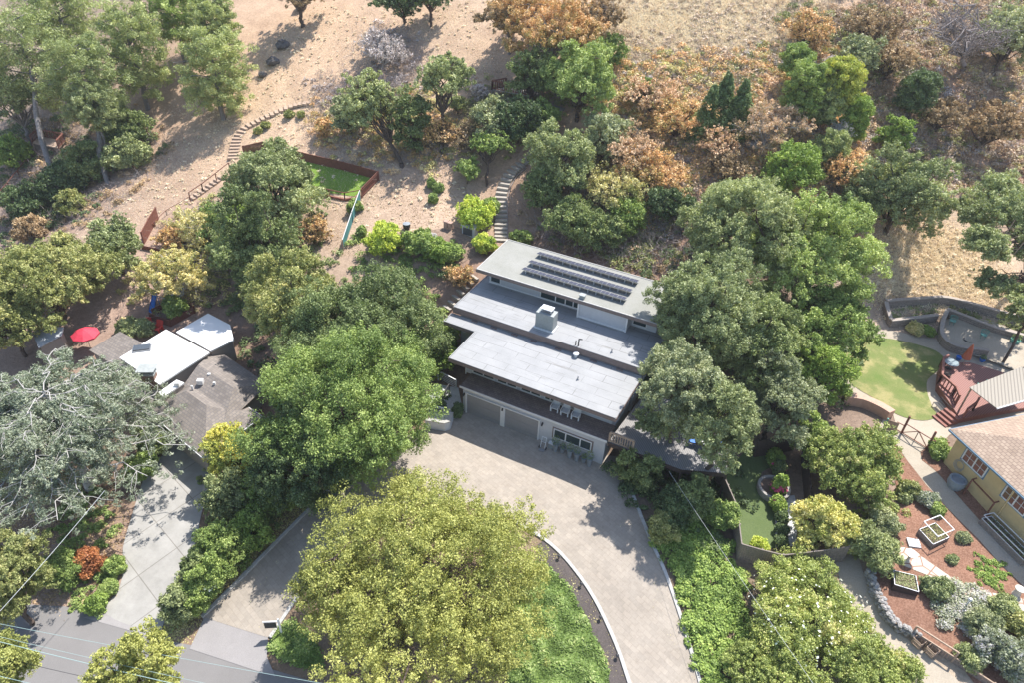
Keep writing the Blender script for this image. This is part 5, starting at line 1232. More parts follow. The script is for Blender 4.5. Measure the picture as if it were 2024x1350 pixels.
# dry stone wall made of single rocks
pts = smooth_poly(G2((1716,1142),(1727,1175),(1744,1212),(1768,1243),(1806,1262)),5,False); q, _ = resample(pts,.30); r = empty('rock_wall',(q[0][0],q[0][1],h1(*q[0])),'curved wall of rounded grey rocks beside the dirt path','rock wall'); m = MB()
for k in range(len(q)):
    for lv in range(3):
        for s_ in (-.14,.14): m.rock((q[k][0]+rng.uniform(-.08,.08)+s_,q[k][1]+rng.uniform(-.08,.08),h1(*q[k])+.12+lv*.27),rng.uniform(.15,.23),rng)
m.build('rocks','pale_rock',r)
a, b, c = G(1800,1258), G(1880,1310), G(2040,1420); r = board_fence('retaining_fence',[(1800,1258),(1880,1310),(2040,1420)],.55,'timber_grey','low timber retaining fence below the lavender bed',pmat='timber_tan',cat='fence')
r = empty('timber_rail_frame', tuple(a), 'raised timber rail frame above the retaining fence', 'rail frame'); up_ = np.array([0,0,1.15])
for q in (a, b): MB().bar(q,q+up_,.05,sq=True).build('post','timber_tan',r)
MB().bar(a+up_,b+up_,.045,sq=True).build('rail','timber_tan',r)
for (px, py, lb) in ((1812,1275,'left open wooden crate leaning below the retaining fence'),(1838,1293,'right open wooden crate leaning below the retaining fence')):
    p = G(px,py); r = empty('wooden_crate', tuple(p), lb, 'crate', 'crates by the retaining fence'); m = MB()
    for k in range(4): z = p[2]+.08+k*.16; [m.obox((p[0]+cx_,p[1]+cy_,z),(hx,hy,.055),-.6) for cx_,cy_,hx,hy in ((.26*math.sin(-.6)*-1,.26*math.cos(-.6),.30,.015),(-.26*math.sin(-.6)*-1,-.26*math.cos(-.6),.30,.015),(.29*math.cos(-.6),.29*math.sin(-.6),.012,.24),(-.29*math.cos(-.6),-.29*math.sin(-.6),.012,.24))]
    m.build('slats','timber_tan',r); MB().obox((p[0],p[1],p[2]+.03),(.27,.24,.02),-.6).build('base','timber_grey',r)

# ---------------- left neighbour
zg = h1(*G(380,880)[:2]); nh = empty('neighbour_house', tuple(G(408,932)), 'low house with grey shingle roofs and a bright white flat roof', 'house')
ze = zg + 2.45
def pz(px, py, z): return np.array(P(px,py,z))
A_, B_, C_, D_ = pz(286,808,ze), pz(405,908,ze), pz(517,823,ze), pz(400,745,ze)
def shrink(poly, f):
    c = np.mean(poly,axis=0); return [tuple((c+(np.array(p)-c)*f)[:2]) for p in poly]
MB().prism(shrink([A_,B_,C_,D_],.90), zg-1, ze-.25).build('wall','taupe_wall',nh)
u1 = (A_+D_)/2; u2 = (B_+C_)/2; r1_ = u1+(u2-u1)*.28; r2_ = u1+(u2-u1)*.62; r1_[2] = r2_[2] = ze+1.5
m = MB(); f = [(0,1,5,4),(1,2,5),(2,3,4,5),(3,0,4)]; n2 = np.cross(B_-A_, r1_-A_)
if n2[2] < 0: f = [q[::-1] for q in f]
rf = m.add([A_,B_,C_,D_,r1_,r2_], f).build('roof','shingle_grey',nh,uvdir=(1,0,0))
m = MB()
for a, b in ((A_,B_),(B_,C_),(C_,D_),(D_,A_)): m.bar(a-(0,0,.09),b-(0,0,.09),.06,sq=True)
m.build('gutter','white_trim',rf); MB().slab([q-(0,0,.012) for q in (A_,B_,C_,D_)],.05).build('soffit','taupe_wall',nh)
# rear wing roof
E2 = [pz(346,785,ze+.5),pz(440,845,ze+.5),pz(530,760,ze+.5),pz(427,690,ze+.5)]
q1, q2 = (E2[0]+E2[3])/2, (E2[1]+E2[2])/2; q1[2] = q2[2] = ze+1.7
m = MB(); f = [(0,1,5,4),(1,2,5),(2,3,4,5),(3,0,4)]
if np.cross(E2[1]-E2[0], q1-E2[0])[2] < 0: f = [q[::-1] for q in f]
m.add(E2+[q1+(q2-q1)*.1,q2-(q2-q1)*.2], f).build('roof','shingle_grey',nh,uvdir=(1,0,0)); MB().prism(shrink(E2,.88), zg-.5, ze+.4).build('wall','taupe_wall',nh)
MB().slab([q-(0,0,.012) for q in E2],.05).build('soffit','taupe_wall',nh)
E3 = [pz(176,692,ze+.2),pz(237,655,ze+.9),pz(285,680,ze+.9),pz(225,722,ze+.2)]
MB().slab(E3,.12).build('roof','shingle_grey',nh,uvdir=(1,0,0)); MB().prism(shrink(E3,.88), zg-.5, ze+.1).build('wall','taupe_wall',nh)
E5 = [pz(228,706,ze+.9),pz(315,760,ze+.9),pz(300,800,ze+.3),pz(205,745,ze+.3)]
MB().slab(E5,.10).build('roof','shingle_grey',nh,uvdir=(1,0,0)); MB().prism(shrink(E5,.88), zg-.5, ze+.15).build('wall','taupe_wall',nh)
zf = ze+1.75
for pl_, z_, nm in (([(236,707),(328,651),(414,697),(315,760)],zf,'white_membrane'),([(348,656),(411,619),(455,642),(462,672),(416,694)],zf-.15,'white_membrane'),([(313,776),(349,751),(364,757),(322,785)],ze+1.35,'white_membrane')):
    v = [pz(a,b,z_) for a,b in pl_]; o = MB().slab(v,.16).build('roof',nm,nh); MB().prism(shrink(v,.94), zg-.5, z_-.17).build('wall','taupe_wall',nh)
v = pz(281,690,zf); MB().obox((v[0],v[1],zf+.12),(.7,.4,.12),.75).build('skylight','sky_glass',nh); MB().obox((v[0],v[1],zf+.06),(.78,.48,.07),.75).build('skylight_frame','grey_metal',nh)
v = pz(299,757,ze+1.2); ch = MB().obox((v[0],v[1],ze+1.3),(.55,.40,1.0),.55).build('chimney','brick_red',nh)
MB().obox((v[0],v[1],ze+2.36),(.64,.50,.06),.55).build('cap','chimney_grey',ch); m = MB()
for a in (-.45,.45):
    for b in (-.3,.3): m.bar((v[0]+a*math.cos(.55)-b*math.sin(.55),v[1]+a*math.sin(.55)+b*math.cos(.55),ze+2.42),(v[0]+a*math.cos(.55)-b*math.sin(.55),v[1]+a*math.sin(.55)+b*math.cos(.55),ze+2.78),.05,sq=True)
m.obox((v[0],v[1],ze+2.82),(.75,.6,.04),.55); m.build('cap','chimney_grey',ch)
for px, py, a in ((414,743,.12),(396,755,.25),(424,760,.1),(380,767,.08),(350,760,.2)):
    v = pz(px,py,ze+1.5); MB().obox((v[0],v[1],ze+1.5),(a,a*.8,.22),.5).build('roof_vent','white_trim',nh)
gd = MB(); p1, p2 = pz(352,876,ze), pz(398,916,ze)
c = (p1+p2)/2; L = np.linalg.norm(p2-p1)
E6 = [pz(66,662,2.2),pz(80,643,2.5),pz(126,647,2.5),pz(122,662,2.2),pz(76,688,2.0)]
r = empty('grey_shed', (*E6[0][:2],h1(*E6[0][:2])), 'shed with a pale grey ribbed roof behind the cedar branches', 'shed'); MB().slab(E6,.1).build('roof','metal_roof',r); MB().prism(shrink(E6,.86),h1(*E6[0][:2])-.5,1.9).build('wall','taupe_wall',r)
# red patio umbrella
p = G(181,693); r = empty('patio_umbrella', tuple(p), 'open red patio umbrella beside the grey shingle roof', 'umbrella'); MB().bar(p,p+(0,0,2.55),.03).build('pole','timber_tan',r)
m = MB(); n = 8; vs = [tuple(p+(0,0,2.6))]; fs = []
for j, (rr_, z) in enumerate(((.62,2.38),(1.25,1.98),(1.25,1.82))):
    for k in range(n): t_ = 2*math.pi*k/n; vs.append((p[0]+rr_*math.cos(t_),p[1]+rr_*math.sin(t_),p[2]+z))
for k in range(n):
    fs.append((0,1+k,1+(k+1)%n)); fs += [(1+j*n+k,1+(j+1)*n+k,1+(j+1)*n+(k+1)%n,1+j*n+(k+1)%n) for j in range(2)]
m.add(vs,fs).build('canopy','red_cloth',r)
for (px, py, an, lb) in ((296,650,.9,'red slatted garden chair nearest the blue slide'),(313,655,.2,'red slatted garden chair beside the white roof edge')):
    p = G(px,py); r = empty('garden_chair', tuple(p), lb, 'chair', 'red garden chairs'); ca, sa = math.cos(an), math.sin(an)
    def lc(x_,y_,z_): return (p[0]+x_*ca-y_*sa, p[1]+x_*sa+y_*ca, p[2]+z_)
    m = MB(); [m.obox(lc(0,-.25+.13*k,.36-.03*k),(.33,.055,.012),an) for k in range(5)]; m.build('seat','red_plastic',r)
    m = MB(); [m.bar(lc(-.26+.13*k,.3,.3),lc(-.30+.15*k,.62,1.05-.03*abs(k-2)),.055,sq=True) for k in range(5)]; m.build('backrest','red_plastic',r)
    for s_ in (-1,1): MB().obox(lc(s_*.38,0,.58),(.07,.36,.014),an).build('armrest','red_plastic',r); MB().bar(lc(s_*.38,-.3,0),lc(s_*.38,-.3,.56),.04,sq=True).bar(lc(s_*.36,.35,0),lc(s_*.38,.3,.56),.04,sq=True).build('leg','red_plastic',r)
p, q = G(300,620), G(313,604); r = empty('playground_slide', tuple(p), 'bright blue plastic slide beside the red play box', 'slide'); m = MB(); dd = (q-p); dd[2] = 0; nrm = np.array([-dd[1],dd[0],0]); nrm /= np.linalg.norm(nrm)
prev = None
for k in range(9):
    t_ = k/8; c = p+dd*t_+(0,0,.15+1.35*t_**1.3); c[2] = p[2]+.15+1.4*t_; cur = [c-nrm*.28+(0,0,.18),c-nrm*.24,c+nrm*.24,c+nrm*.28+(0,0,.18)]
    if prev is not None:
        for i in range(3): m.add([prev[i],prev[i+1],cur[i+1],cur[i], prev[i]-(0,0,.03),prev[i+1]-(0,0,.03),cur[i+1]-(0,0,.03),cur[i]-(0,0,.03)],[(0,1,2,3),(7,6,5,4),(0,4,5,1),(2,6,7,3)])
    prev = cur
m.build('chute','blue_plastic',r); m = MB()
for s_ in (-1,1): m.bar((q[0]+nrm[0]*s_*.25,q[1]+nrm[1]*s_*.25,p[2]),(q[0]+nrm[0]*s_*.25,q[1]+nrm[1]*s_*.25,p[2]+1.9),.04)
m.build('support','blue_plastic',r)
board_fence('play_box', [(298,632),(338,646),(386,618),(350,600),(303,624)], .75, 'timber_red', 'red timber play box filled with green plants', cat='play box', rail=True, step=3)

# ------------------------------------------------------------------ ground cover
cover('dry_grass', [(330,230),(620,10),(960,0),(980,150),(820,330),(700,470),(620,480),(450,300),(300,470),(150,470)], 60000, .17, 'straw_blade', .02, 'short dry grass on the bare slope', 1, blades=True, cat='grass', patch=.2)
cover('dry_grass', [(1180,0),(1640,0),(1620,80),(1480,110),(1240,140),(1150,100)], 60000, .34, 'straw_blade', .03, 'tall golden dry grass at the top of the slope', 2, blades=True, cat='grass')
cover('dry_grass', [(1700,480),(1860,440),(1960,520),(2024,600),(1760,600),(1680,560)], 26000, .28, 'straw_blade', .03, 'pale straw grass above the block walls', 3, blades=True, cat='grass')
cover('dry_leaves', [(400,60),(980,60),(980,200),(640,480),(300,480),(250,430)], 9000, .11, 'leaf_brown', .01, 'small dry debris scattered over the bare slope', 50, cat='leaves', patch=.45, pscale=.5, soft=1.5)
cover('dry_grass_tufts', [(330,260),(620,10),(980,0),(1000,300),(880,440),(640,480),(500,300),(280,470),(150,480)], 40000, .13, 'straw_blade', .0, 'small pale grass tufts on the bare slope', 51, lumps=900, lump_r=(.08,.28), cat='grass', patch=.3, pscale=.6)
cover('dry_grass_tufts', [(1180,0),(1640,0),(1620,90),(1480,120),(1240,150),(1150,100)], 50000, .17, 'leaf_tangle2', .0, 'rough tan grass clumps at the top of the slope', 52, lumps=700, lump_r=(.15,.5), cat='grass', patch=.3, pscale=.4)
cover('dry_grass_tufts', [(1700,480),(1860,440),(1960,520),(2024,600),(1760,600),(1680,560)], 16000, .14, 'straw_blade', .0, 'rough straw clumps above the block walls', 53, lumps=300, lump_r=(.1,.35), cat='grass', patch=.2)
cover('fallen_leaves', [(1080,1072),(1118,1112),(1170,1184),(1213,1274),(1240,1350),(1205,1350),(1150,1215),(1105,1150)], 900, .12, 'leaf_straw', .07, 'fallen yellow leaves on the dark mulch bed', 54, cat='leaves', soft=.1)
cover('fallen_leaves', [(410,1222),(640,990),(780,885),(840,870),(1020,1020),(840,985),(660,1075),(535,1258)], 1600, .09, 'leaf_straw', .07, 'fallen leaves drifted on the paver drive', 55, cat='leaves', soft=.1, patch=.3)
cover('fallen_leaves', [(1190,940),(1240,950),(1330,1170),(1380,1350),(1330,1350),(1290,1200),(1230,1060)], 900, .09, 'leaf_straw', .07, 'fallen leaves beside the right kerb', 56, cat='leaves', soft=.1, patch=.3)
cover('dry_leaves', [(700,380),(950,300),(1060,330),(1040,480),(760,520),(640,500)], 9000, .13, 'leaf_brown', .02, 'fallen dry leaves scattered on the slope', 4, cat='leaves', patch=.3)
cover('ivy', [(1060,1110),(1115,1155),(1150,1215),(1190,1300),(1205,1360),(1020,1400),(980,1200)], 46000, .19, 'leaf_ivy', .42, 'green ivy between the oak and the dark mulch bed', 5, cat='ivy', nup=1.4, soft=.12)
cover('ivy', [(532,1285),(548,1246),(575,1228),(620,1260),(640,1330),(565,1308)], 7000, .15, 'leaf_ivy', .3, 'small patch of ivy behind the white sign post', 6, cat='ivy', nup=1.4, soft=.12)
cover('hillside_brush', [(1180,110),(1350,120),(1500,110),(1640,90),(1700,250),(1700,420),(1600,420),(1500,400),(1380,360),(1300,430),(1200,440),(1190,300),(1230,230),(1170,180)], 150000, .19, 'leaf_rust', 0, 'rusty orange dry brush covering the upper slope', 7, lumps=1100, lump_r=(.45,1.1), cat='brush', twigs=2250)
cover('hillside_brush', [(1170,150),(1330,120),(1440,130),(1420,200),(1300,260),(1220,240)], 22000, .19, 'leaf_straw', 0, 'yellowish dry brush beside the pale grass', 8, lumps=110, lump_r=(.5,1.2), cat='brush', twigs=450)
cover('hillside_brush', [(1560,0),(2024,-30),(2080,380),(1960,400),(1880,360),(1780,290),(1700,240),(1640,100)], 120000, .19, 'leaf_tangle', 0, 'brown dry undergrowth on the upper right slope', 9, lumps=900, lump_r=(.35,.95), cat='brush', twigs=2250)
cover('hillside_brush', [(1560,20),(1760,0),(1780,160),(1640,180),(1580,110)], 18000, .19, 'leaf_olive', 0, 'olive and tan brush along the top right of the slope', 10, lumps=90, lump_r=(.5,1.2), cat='brush', twigs=300)
cover('hillside_brush', [(1130,380),(1250,340),(1400,380),(1420,480),(1330,540),(1200,520),(1090,470),(1060,420)], 16000, .17, 'leaf_olive', 0, 'dry brown and olive brush behind the house', 11, lumps=120, lump_r=(.3,.8), cat='brush', twigs=1350)
cover('hillside_brush', [(620,200),(830,180),(900,260),(880,330),(760,330),(680,300),(620,280)], 16000, .17, 'leaf_rust', 0, 'low rusty brush beneath the grey green oaks', 12, lumps=120, lump_r=(.4,.9), cat='brush', twigs=750)
cover('leaf_litter_bed', [(0,940),(220,920),(250,1060),(230,1190),(100,1200),(0,1190)], 14000, .13, 'leaf_brown', .04, 'leaf litter beneath the cedar', 13, cat='leaves', soft=.5)
cover('leaf_litter_bed', [(440,1120),(560,1010),(700,900),(640,975),(520,1095),(400,1215),(330,1290),(300,1255)], 9000, .12, 'leaf_straw', .04, 'dry fallen leaves beside the paver drive', 14, cat='leaves', soft=.5)
cover('hedge_ground_cover', [(1285,1040),(1340,1010),(1440,1080),(1470,1140),(1480,1360),(1500,1450),(1420,1450),(1395,1350),(1350,1200),(1318,1115),(1293,1060)], 95000, .14, 'leaf_hedge', 0, 'dense green trailing ground cover along the right kerb', 15, lumps=300, lump_r=(.35,.75), cat='ground cover', soft=.25)
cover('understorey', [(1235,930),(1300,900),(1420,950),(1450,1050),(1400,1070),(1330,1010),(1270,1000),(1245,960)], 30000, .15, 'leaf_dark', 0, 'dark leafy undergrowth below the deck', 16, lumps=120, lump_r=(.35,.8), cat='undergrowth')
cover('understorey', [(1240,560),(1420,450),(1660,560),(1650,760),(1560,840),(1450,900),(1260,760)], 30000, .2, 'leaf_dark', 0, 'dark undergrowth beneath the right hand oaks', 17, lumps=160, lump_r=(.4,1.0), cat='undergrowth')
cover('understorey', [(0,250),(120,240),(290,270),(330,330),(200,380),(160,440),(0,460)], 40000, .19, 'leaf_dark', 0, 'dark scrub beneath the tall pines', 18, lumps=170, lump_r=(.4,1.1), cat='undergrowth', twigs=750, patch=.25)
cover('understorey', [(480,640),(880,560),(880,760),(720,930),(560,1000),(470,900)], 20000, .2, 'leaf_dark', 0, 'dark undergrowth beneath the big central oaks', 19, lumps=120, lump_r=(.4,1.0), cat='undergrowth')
cover('garden_ground_cover', [(1925,1118),(1950,1102),(1985,1125),(1990,1150),(1970,1170),(1935,1145)], 7000, .10, 'leaf_bright', 0, 'bright yellow green mat of low plants with pale flowers', 20, lumps=60, lump_r=(.15,.3), cat='ground cover', soft=.25)
cover('terrace_plants', [(1760,606),(1850,603),(1850,628),(1762,634)], 3500, .10, 'leaf_sage', 0, 'low grey green plants inside the block terrace', 21, lumps=36, lump_r=(.15,.35), cat='plants', soft=.12)
cover('terrace_plants', [(1875,603),(1960,630),(2040,655),(2060,690),(1990,660),(1900,625)], 5000, .12, 'leaf_olive', 0, 'mixed shrubs between the two long block walls', 22, lumps=50, lump_r=(.2,.5), cat='plants', soft=.12)
cover('lawn_grass', [(1680,686),(1740,672),(1812,682),(1848,694),(1862,715),(1833,752),(1840,800),(1848,822),(1786,824),(1722,784),(1680,750),(1669,715)], 22000, .07, 'leaf_green', .02, 'short lawn grass', 23, blades=True, cat='grass', soft=.12)
cover('lavender_bed', [(1850,1165),(1900,1155),(1960,1200),(1985,1230),(1930,1260),(1880,1245),(1845,1205)], 20000, .11, 'leaf_lavender', 0, 'grey green and purple lavender mounds in the mulch garden', 24, lumps=60, lump_r=(.4,.75), cat='lavender', soft=.25)

for i_, (pal_, lb_, n_, seed_, patch_) in enumerate((('leaf_tangle2','scattered pale rosy brush on the upper slope',700,30,.35),('leaf_straw','scattered straw yellow brush on the upper slope',520,31,.45),('leaf_pink','scattered pinkish brush on the upper slope',420,32,.6),('leaf_olive','scattered olive green brush on the upper slope',380,33,.6),('leaf_lilac','scattered grey twiggy brush on the upper slope',260,34,.6))):
    cover('hillside_brush', [(1190,150),(1300,120),(1560,90),(1700,30),(2060,-20),(2090,380),(1900,400),(1800,330),(1700,440),(1560,420),(1400,360),(1300,480),(1150,480),(1060,420),(1180,330),(1230,230)], n_*120, .18, pal_, 0, lb_, seed_, lumps=n_, lump_r=(.35,1.0), cat='brush', twigs=750, patch=patch_, pscale=.3)
cover('hillside_brush', [(1060,470),(1100,380),(1260,380),(1420,420),(1420,560),(1250,540)], 26000, .15, 'leaf_brown', 0, 'brown dry tangle on the bank above the solar roof', 35, lumps=260, lump_r=(.25,.6), cat='brush', twigs=1350)
cover('hillside_brush', [(1060,470),(1100,380),(1260,380),(1420,420),(1420,560),(1250,540)], 22000, .16, 'leaf_oak', 0, 'green scrub on the bank above the solar roof', 36, lumps=150, lump_r=(.3,.8), cat='brush', patch=.4)
cover('hillside_brush', [(620,150),(760,60),(840,120),(820,180),(700,200),(640,220)], 14000, .16, 'leaf_lilac', 0, 'pale dry twiggy scrub left of the lilac bush', 37, lumps=170, lump_r=(.25,.6), cat='brush', twigs=1350, patch=.4)
cover('hillside_brush', [(630,230),(700,190),(900,190),(960,260),(900,330),(800,340),(690,300)], 26000, .17, 'leaf_straw', 0, 'yellow and green scrub beneath the open oaks', 38, lumps=220, lump_r=(.3,.8), cat='brush', twigs=900, patch=.2)
cover('hillside_brush', [(900,180),(1180,160),(1230,260),(1180,330),(1020,290),(930,280)], 26000, .17, 'leaf_olive', 0, 'mixed scrub around the viewing deck', 39, lumps=200, lump_r=(.35,.9), cat='brush', twigs=900, patch=.2)
cover('hillside_brush', [(325,490),(345,445),(410,410),(480,420),(500,520),(420,600),(270,620),(265,570)], 30000, .16, 'leaf_straw', 0, 'golden straw scrub around the golden shrubs', 40, lumps=220, lump_r=(.3,.8), cat='brush', twigs=1050, patch=.15)
cover('understorey', [(430,400),(500,340),(600,420),(640,500),(640,560),(560,600),(440,640),(400,560)], 30000, .17, 'leaf_oak', 0, 'green scrub filling the ground under the evergreens', 41, lumps=200, lump_r=(.4,.9), cat='undergrowth')
cover('understorey', [(390,930),(480,900),(700,900),(625,965),(505,1085),(390,1205),(325,1250),(345,1160),(410,1060),(430,990)], 30000, .14, 'leaf_oak', 0, 'leafy scrub filling the strip between the two drives', 42, lumps=220, lump_r=(.25,.6), cat='undergrowth', patch=.15, soft=.3)
cover('understorey', [(0,1000),(200,960),(240,1060),(235,1150),(190,1215),(60,1190),(0,1180)], 14000, .15, 'leaf_green', 0, 'patchy green plants under the cedar', 43, lumps=110, lump_r=(.2,.5), cat='undergrowth', patch=.5, soft=.3)
cover('understorey', [(0,250),(260,210),(340,300),(230,420),(150,450),(0,470)], 24000, .17, 'leaf_brown', 0, 'brown scrub and dead stems beneath the pines', 44, lumps=220, lump_r=(.3,.8), cat='undergrowth', twigs=1200, patch=.3)
cover('understorey', [(700,470),(900,480),(900,560),(860,640),(700,560)], 18000, .15, 'leaf_green', 0, 'green scrub along the top of the central oaks', 45, lumps=130, lump_r=(.3,.7), cat='undergrowth', soft=.5)
cover('understorey', [(1690,1000),(1770,940),(1780,1020),(1745,1110),(1690,1090)], 9000, .12, 'leaf_mixed', 0, 'straggly low plants at the edge of the red mulch', 46, lumps=70, lump_r=(.2,.5), cat='undergrowth', soft=.3, patch=.2)

# ------------------------------------------------------------------ trees and shrubs, one entry each
T = tree; Bu = bush
# the great oaks
T('oak', 845,1150,226,4.8,'leaf_lime','huge spreading yellow green oak filling the island inside the curved paver drive','oak_tree','tree',.62,1.35, r1f=.2)
T('oak', 722,655,138,6.0,'leaf_oak','broad dark green oak at the left end of the white roofs','oak_tree','tree',.75,1.2)
T('oak', 690,800,168,6.5,'leaf_green','massive mid green oak leaning over the entrance patio','oak_tree','tree',.78,1.2)
T('oak', 600,900,105,4.6,'leaf_dark','dark oak lobe at the edge of the left paver drive','oak_tree','tree',.8,1.1)
T('oak', 540,368,84,4.2,'leaf_sage','grey green oak at the left corner of the hillside turf','oak_tree','tree',.85,1.1)
T('oak', 503,492,72,5.6,'leaf_oak','tall dense evergreen rising above the golden shrubs','evergreen_tree','tree',1.45,1.2, low=-.9)
T('oak', 578,605,86,5.5,'leaf_olive','olive brown evergreen beside the white flat roof of the neighbour','evergreen_tree','tree',1.0,1.1)
T('oak', 470,455,52,4.0,'leaf_green','fresh green young oak between the turf fence and golden shrubs','oak_tree','tree',.95,1)
T('cedar', 118,840,188,7.2,'leaf_cedar','huge grey green cedar with bare silvery branches on the left','cedar_tree','tree',.50,1.5, bark='bark_pale')
T('oak', 8,1150,80,5.0,'leaf_olive','olive oak at the left edge above the street','oak_tree','tree',.8,1.1)
T('oak', 5,1325,52,6.5,'leaf_lime','pale green tree crown in the bottom left corner','oak_tree','tree',.8,1.1)
T('oak', 270,1350,76,6.0,'leaf_lime','pale green tree standing at the street edge under the wires','oak_tree','tree',.75,1.1)
T('oak', 100,560,106,4.0,'leaf_olive','dense olive green tree above the red umbrella','oak_tree','tree',.72,1.2)
T('oak', 20,640,60,3.8,'leaf_olive','olive tree cut by the left edge beside the grey shed','oak_tree','tree',.8,1.0)
T('oak', 225,485,50,3.4,'leaf_sage','grey green rounded tree left of the short red fence','oak_tree','tree',.9,1.1)
T('loose', 338,555,64,3.0,'leaf_straw','golden straw coloured tree over the red play box','golden_tree','tree',.8,2.4, bark='bark_pale')
T('dry', 395,450,58,1.8,'leaf_straw','golden dry shrub mass below the step handrail','golden_shrub','shrub',.6,3.2, bark='bark_pale')
T('dry', 345,472,34,1.0,'leaf_rust','rust gold shrub against the short red board fence','golden_shrub','shrub',.6,3.0)
T('dry', 620,455,36,1.4,'leaf_rust','thin rust coloured shrub on the bare ground beside the evergreen','dry_shrub','shrub',.8,2.5)
T('oak', 460,898,50,3.4,'leaf_yellow','small yellow leaved maple beside the neighbour garage','maple_tree','tree',.85,1.1)
Bu(458,975,48,'leaf_sage','grey green shrub just below the yellow maple',2.2,'shrub',dens=1.0)
Bu(545,965,58,'leaf_green','tall fresh green shrub in the shade of the central oak',2.2)
Bu(490,1050,42,'leaf_bright','bright green shrub at the top of the strip between the drives',1.6)
Bu(440,1085,44,'leaf_green','large green shrub in the strip between the two drives',2.0)
Bu(392,1130,32,'leaf_oak','rounded shrub reaching over the concrete drive',1.6)
Bu(356,1192,34,'leaf_sage','pale grey green shrub at the lower end of the strip',1.5)
Bu(392,1180,28,'leaf_green','leafy shrub nearest the lower paver drive',1.5)
wf = Bu(412,1145,36,'leaf_green','flat topped shrub with clusters of white flowers',2.0, name='flowering_shrub')
g = np.array(wf.location); rg_ = np.random.default_rng(4)
pp = dirs(260, rg_, .35)*np.array([1.25,1.25,.95]) + (0,0,1.75); leaf_mesh('flowers', pp, pp-(0,0,1.5)+rg_.normal(size=pp.shape)*.3, rg_.random(260), .16, 'leaf_white', wf, 5)['kind'] = 'stuff'
Bu(188,1195,17,'leaf_bright','small clipped round green bush beside the concrete drive',.7, asp=.95)
Bu(213,1165,16,'leaf_green','low green bush above the clipped round bush',.5)
Bu(228,1120,16,'leaf_green','narrow green shrub on the left edge of the concrete drive',.6)
Bu(172,1112,28,'leaf_redorange','red orange leaved shrub in the shade under the cedar',.7, dens=.8)
Bu(120,1125,34,'leaf_green','green shrub under the cedar near the street',1.2)
Bu(300,870,30,'leaf_oak','green shrub growing against the grey shingle eave',1.4)
Bu(280,925,26,'leaf_green','ragged shrub at the top left corner of the concrete drive',1.2)
Bu(20,900,46,'leaf_oak','green shrub showing between cedar branches at the left edge',1.5)
Bu(250,650,22,'leaf_sage','low sage plant beside the grey shingle ridge',.6)
Bu(345,605,22,'leaf_green','leafy green plants growing inside the red play box',1.1, asp=.6)
Bu(284,648,20,'leaf_sage','pale silver green creeping plant by the red chairs',.5)
# pines of the upper left
T('pine', 60,130,85,9.0,'leaf_pine','tall pine nearest the top left corner with a leaning grey trunk','pine_tree','tree',1.0,1.1, bark='bark_grey', base=(122,412))
T('pine', 165,165,72,9.0,'leaf_pine','tall pine with a straight bare trunk above the small deck','pine_tree','tree',.95,1.1, bark='bark_grey', base=(213,362))
T('pine', 185,215,44,7.5,'leaf_sage','pale lower pine head in front of the straight trunk','pine_tree','tree',.8,1.0, bark='bark_grey')
T('pine', 265,110,68,7.0,'leaf_pine','feathery bright pine right of the two tall trunks','pine_tree','tree',1.15,1.15, bark='bark_grey')
T('pine', 120,40,80,9.0,'leaf_pine','dark topped pine at the very top left','pine_tree','tree',.9,1.1, bark='bark_grey')
T('pine', 345,25,64,6.5,'leaf_green','bright green pine at the top edge','pine_tree','tree',.9,1.1, bark='bark_grey')
T('pine', 425,55,46,6.0,'leaf_pine','light green pine head above the hillside pine','pine_tree','tree',1.0,1.1, bark='bark_grey')
T('pine', 425,150,70,5.5,'leaf_pine','bushy hillside pine casting a long shadow on the bare slope','pine_tree','tree',1.0,1.15, bark='bark_grey')
T('loose', 30,200,60,6.0,'leaf_sage','thin grey green tree against the left edge','loose_tree','tree',1.0,1.5, bark='bark_grey')
Bu(22,300,36,'leaf_bright','bright green bush at the left edge beside the small deck',1.8)
T('oak', 245,250,46,2.6,'leaf_oak','mid green oak bush right of the straight pine trunk','oak_bush','shrub',.9,1.0)
T('oak', 255,305,34,1.8,'leaf_sage','pale grey bush on the edge of the pine shadow','oak_bush','shrub',.8,1.0)
T('oak', 170,325,44,2.0,'leaf_oak','dark bush between the two long pine trunks','oak_bush','shrub',.8,1.0)
T('oak', 120,360,40,1.8,'leaf_dark','dark bush at the foot of the leaning pine','oak_bush','shrub',.8,1.0)
T('oak', 50,400,42,1.8,'leaf_dark','shaded bush beside the steep dark red rail','oak_bush','shrub',.8,1.0)
T('oak', 140,400,26,1.3,'leaf_olive','small olive bush right of the leaning pine foot','oak_bush','shrub',.8,1.0)
T('oak', 60,450,26,1.3,'leaf_brown','small brown green bush above the olive tree','oak_bush','shrub',.8,1.0)
# middle of the slope
for (px, py, rp_, pal_, lb) in ((640,250,22,'leaf_rust','small rusty bush at the left end of the open oak scrub'),(905,205,22,'leaf_sage','pale sage bush right of the tall open oak'),(945,180,18,'leaf_lilac','grey twiggy bush left of the high viewing deck')):
    T('dry',px,py,rp_,1.2,pal_,lb,'dry_shrub','shrub',.8,2.4)
T('dry', 755,98,46,2.2,'leaf_lilac','rounded lilac grey leafless bush on the bare slope','bare_bush','shrub',.8,1.6, bark='bark_pale')
T('loose', 790,8,50,3.6,'leaf_dark','dark oak with a leaning trunk at the top edge','oak_tree','tree',.7,2.6, base=(802,42))
T('loose', 850,-6,46,3.6,'leaf_dark','dark oak crown cut by the top edge','oak_tree','tree',.7,2.6)
T('loose', 590,-14,60,4.4,'leaf_brown','shadowed brown tree cut by the top edge above the boulder','brown_tree','tree',.6,2.2)
T('loose', 735,215,66,4.4,'leaf_sage','open grey green oak with dark trunks above the turf','oak_tree','tree',.9,3.0, base=(796,330))
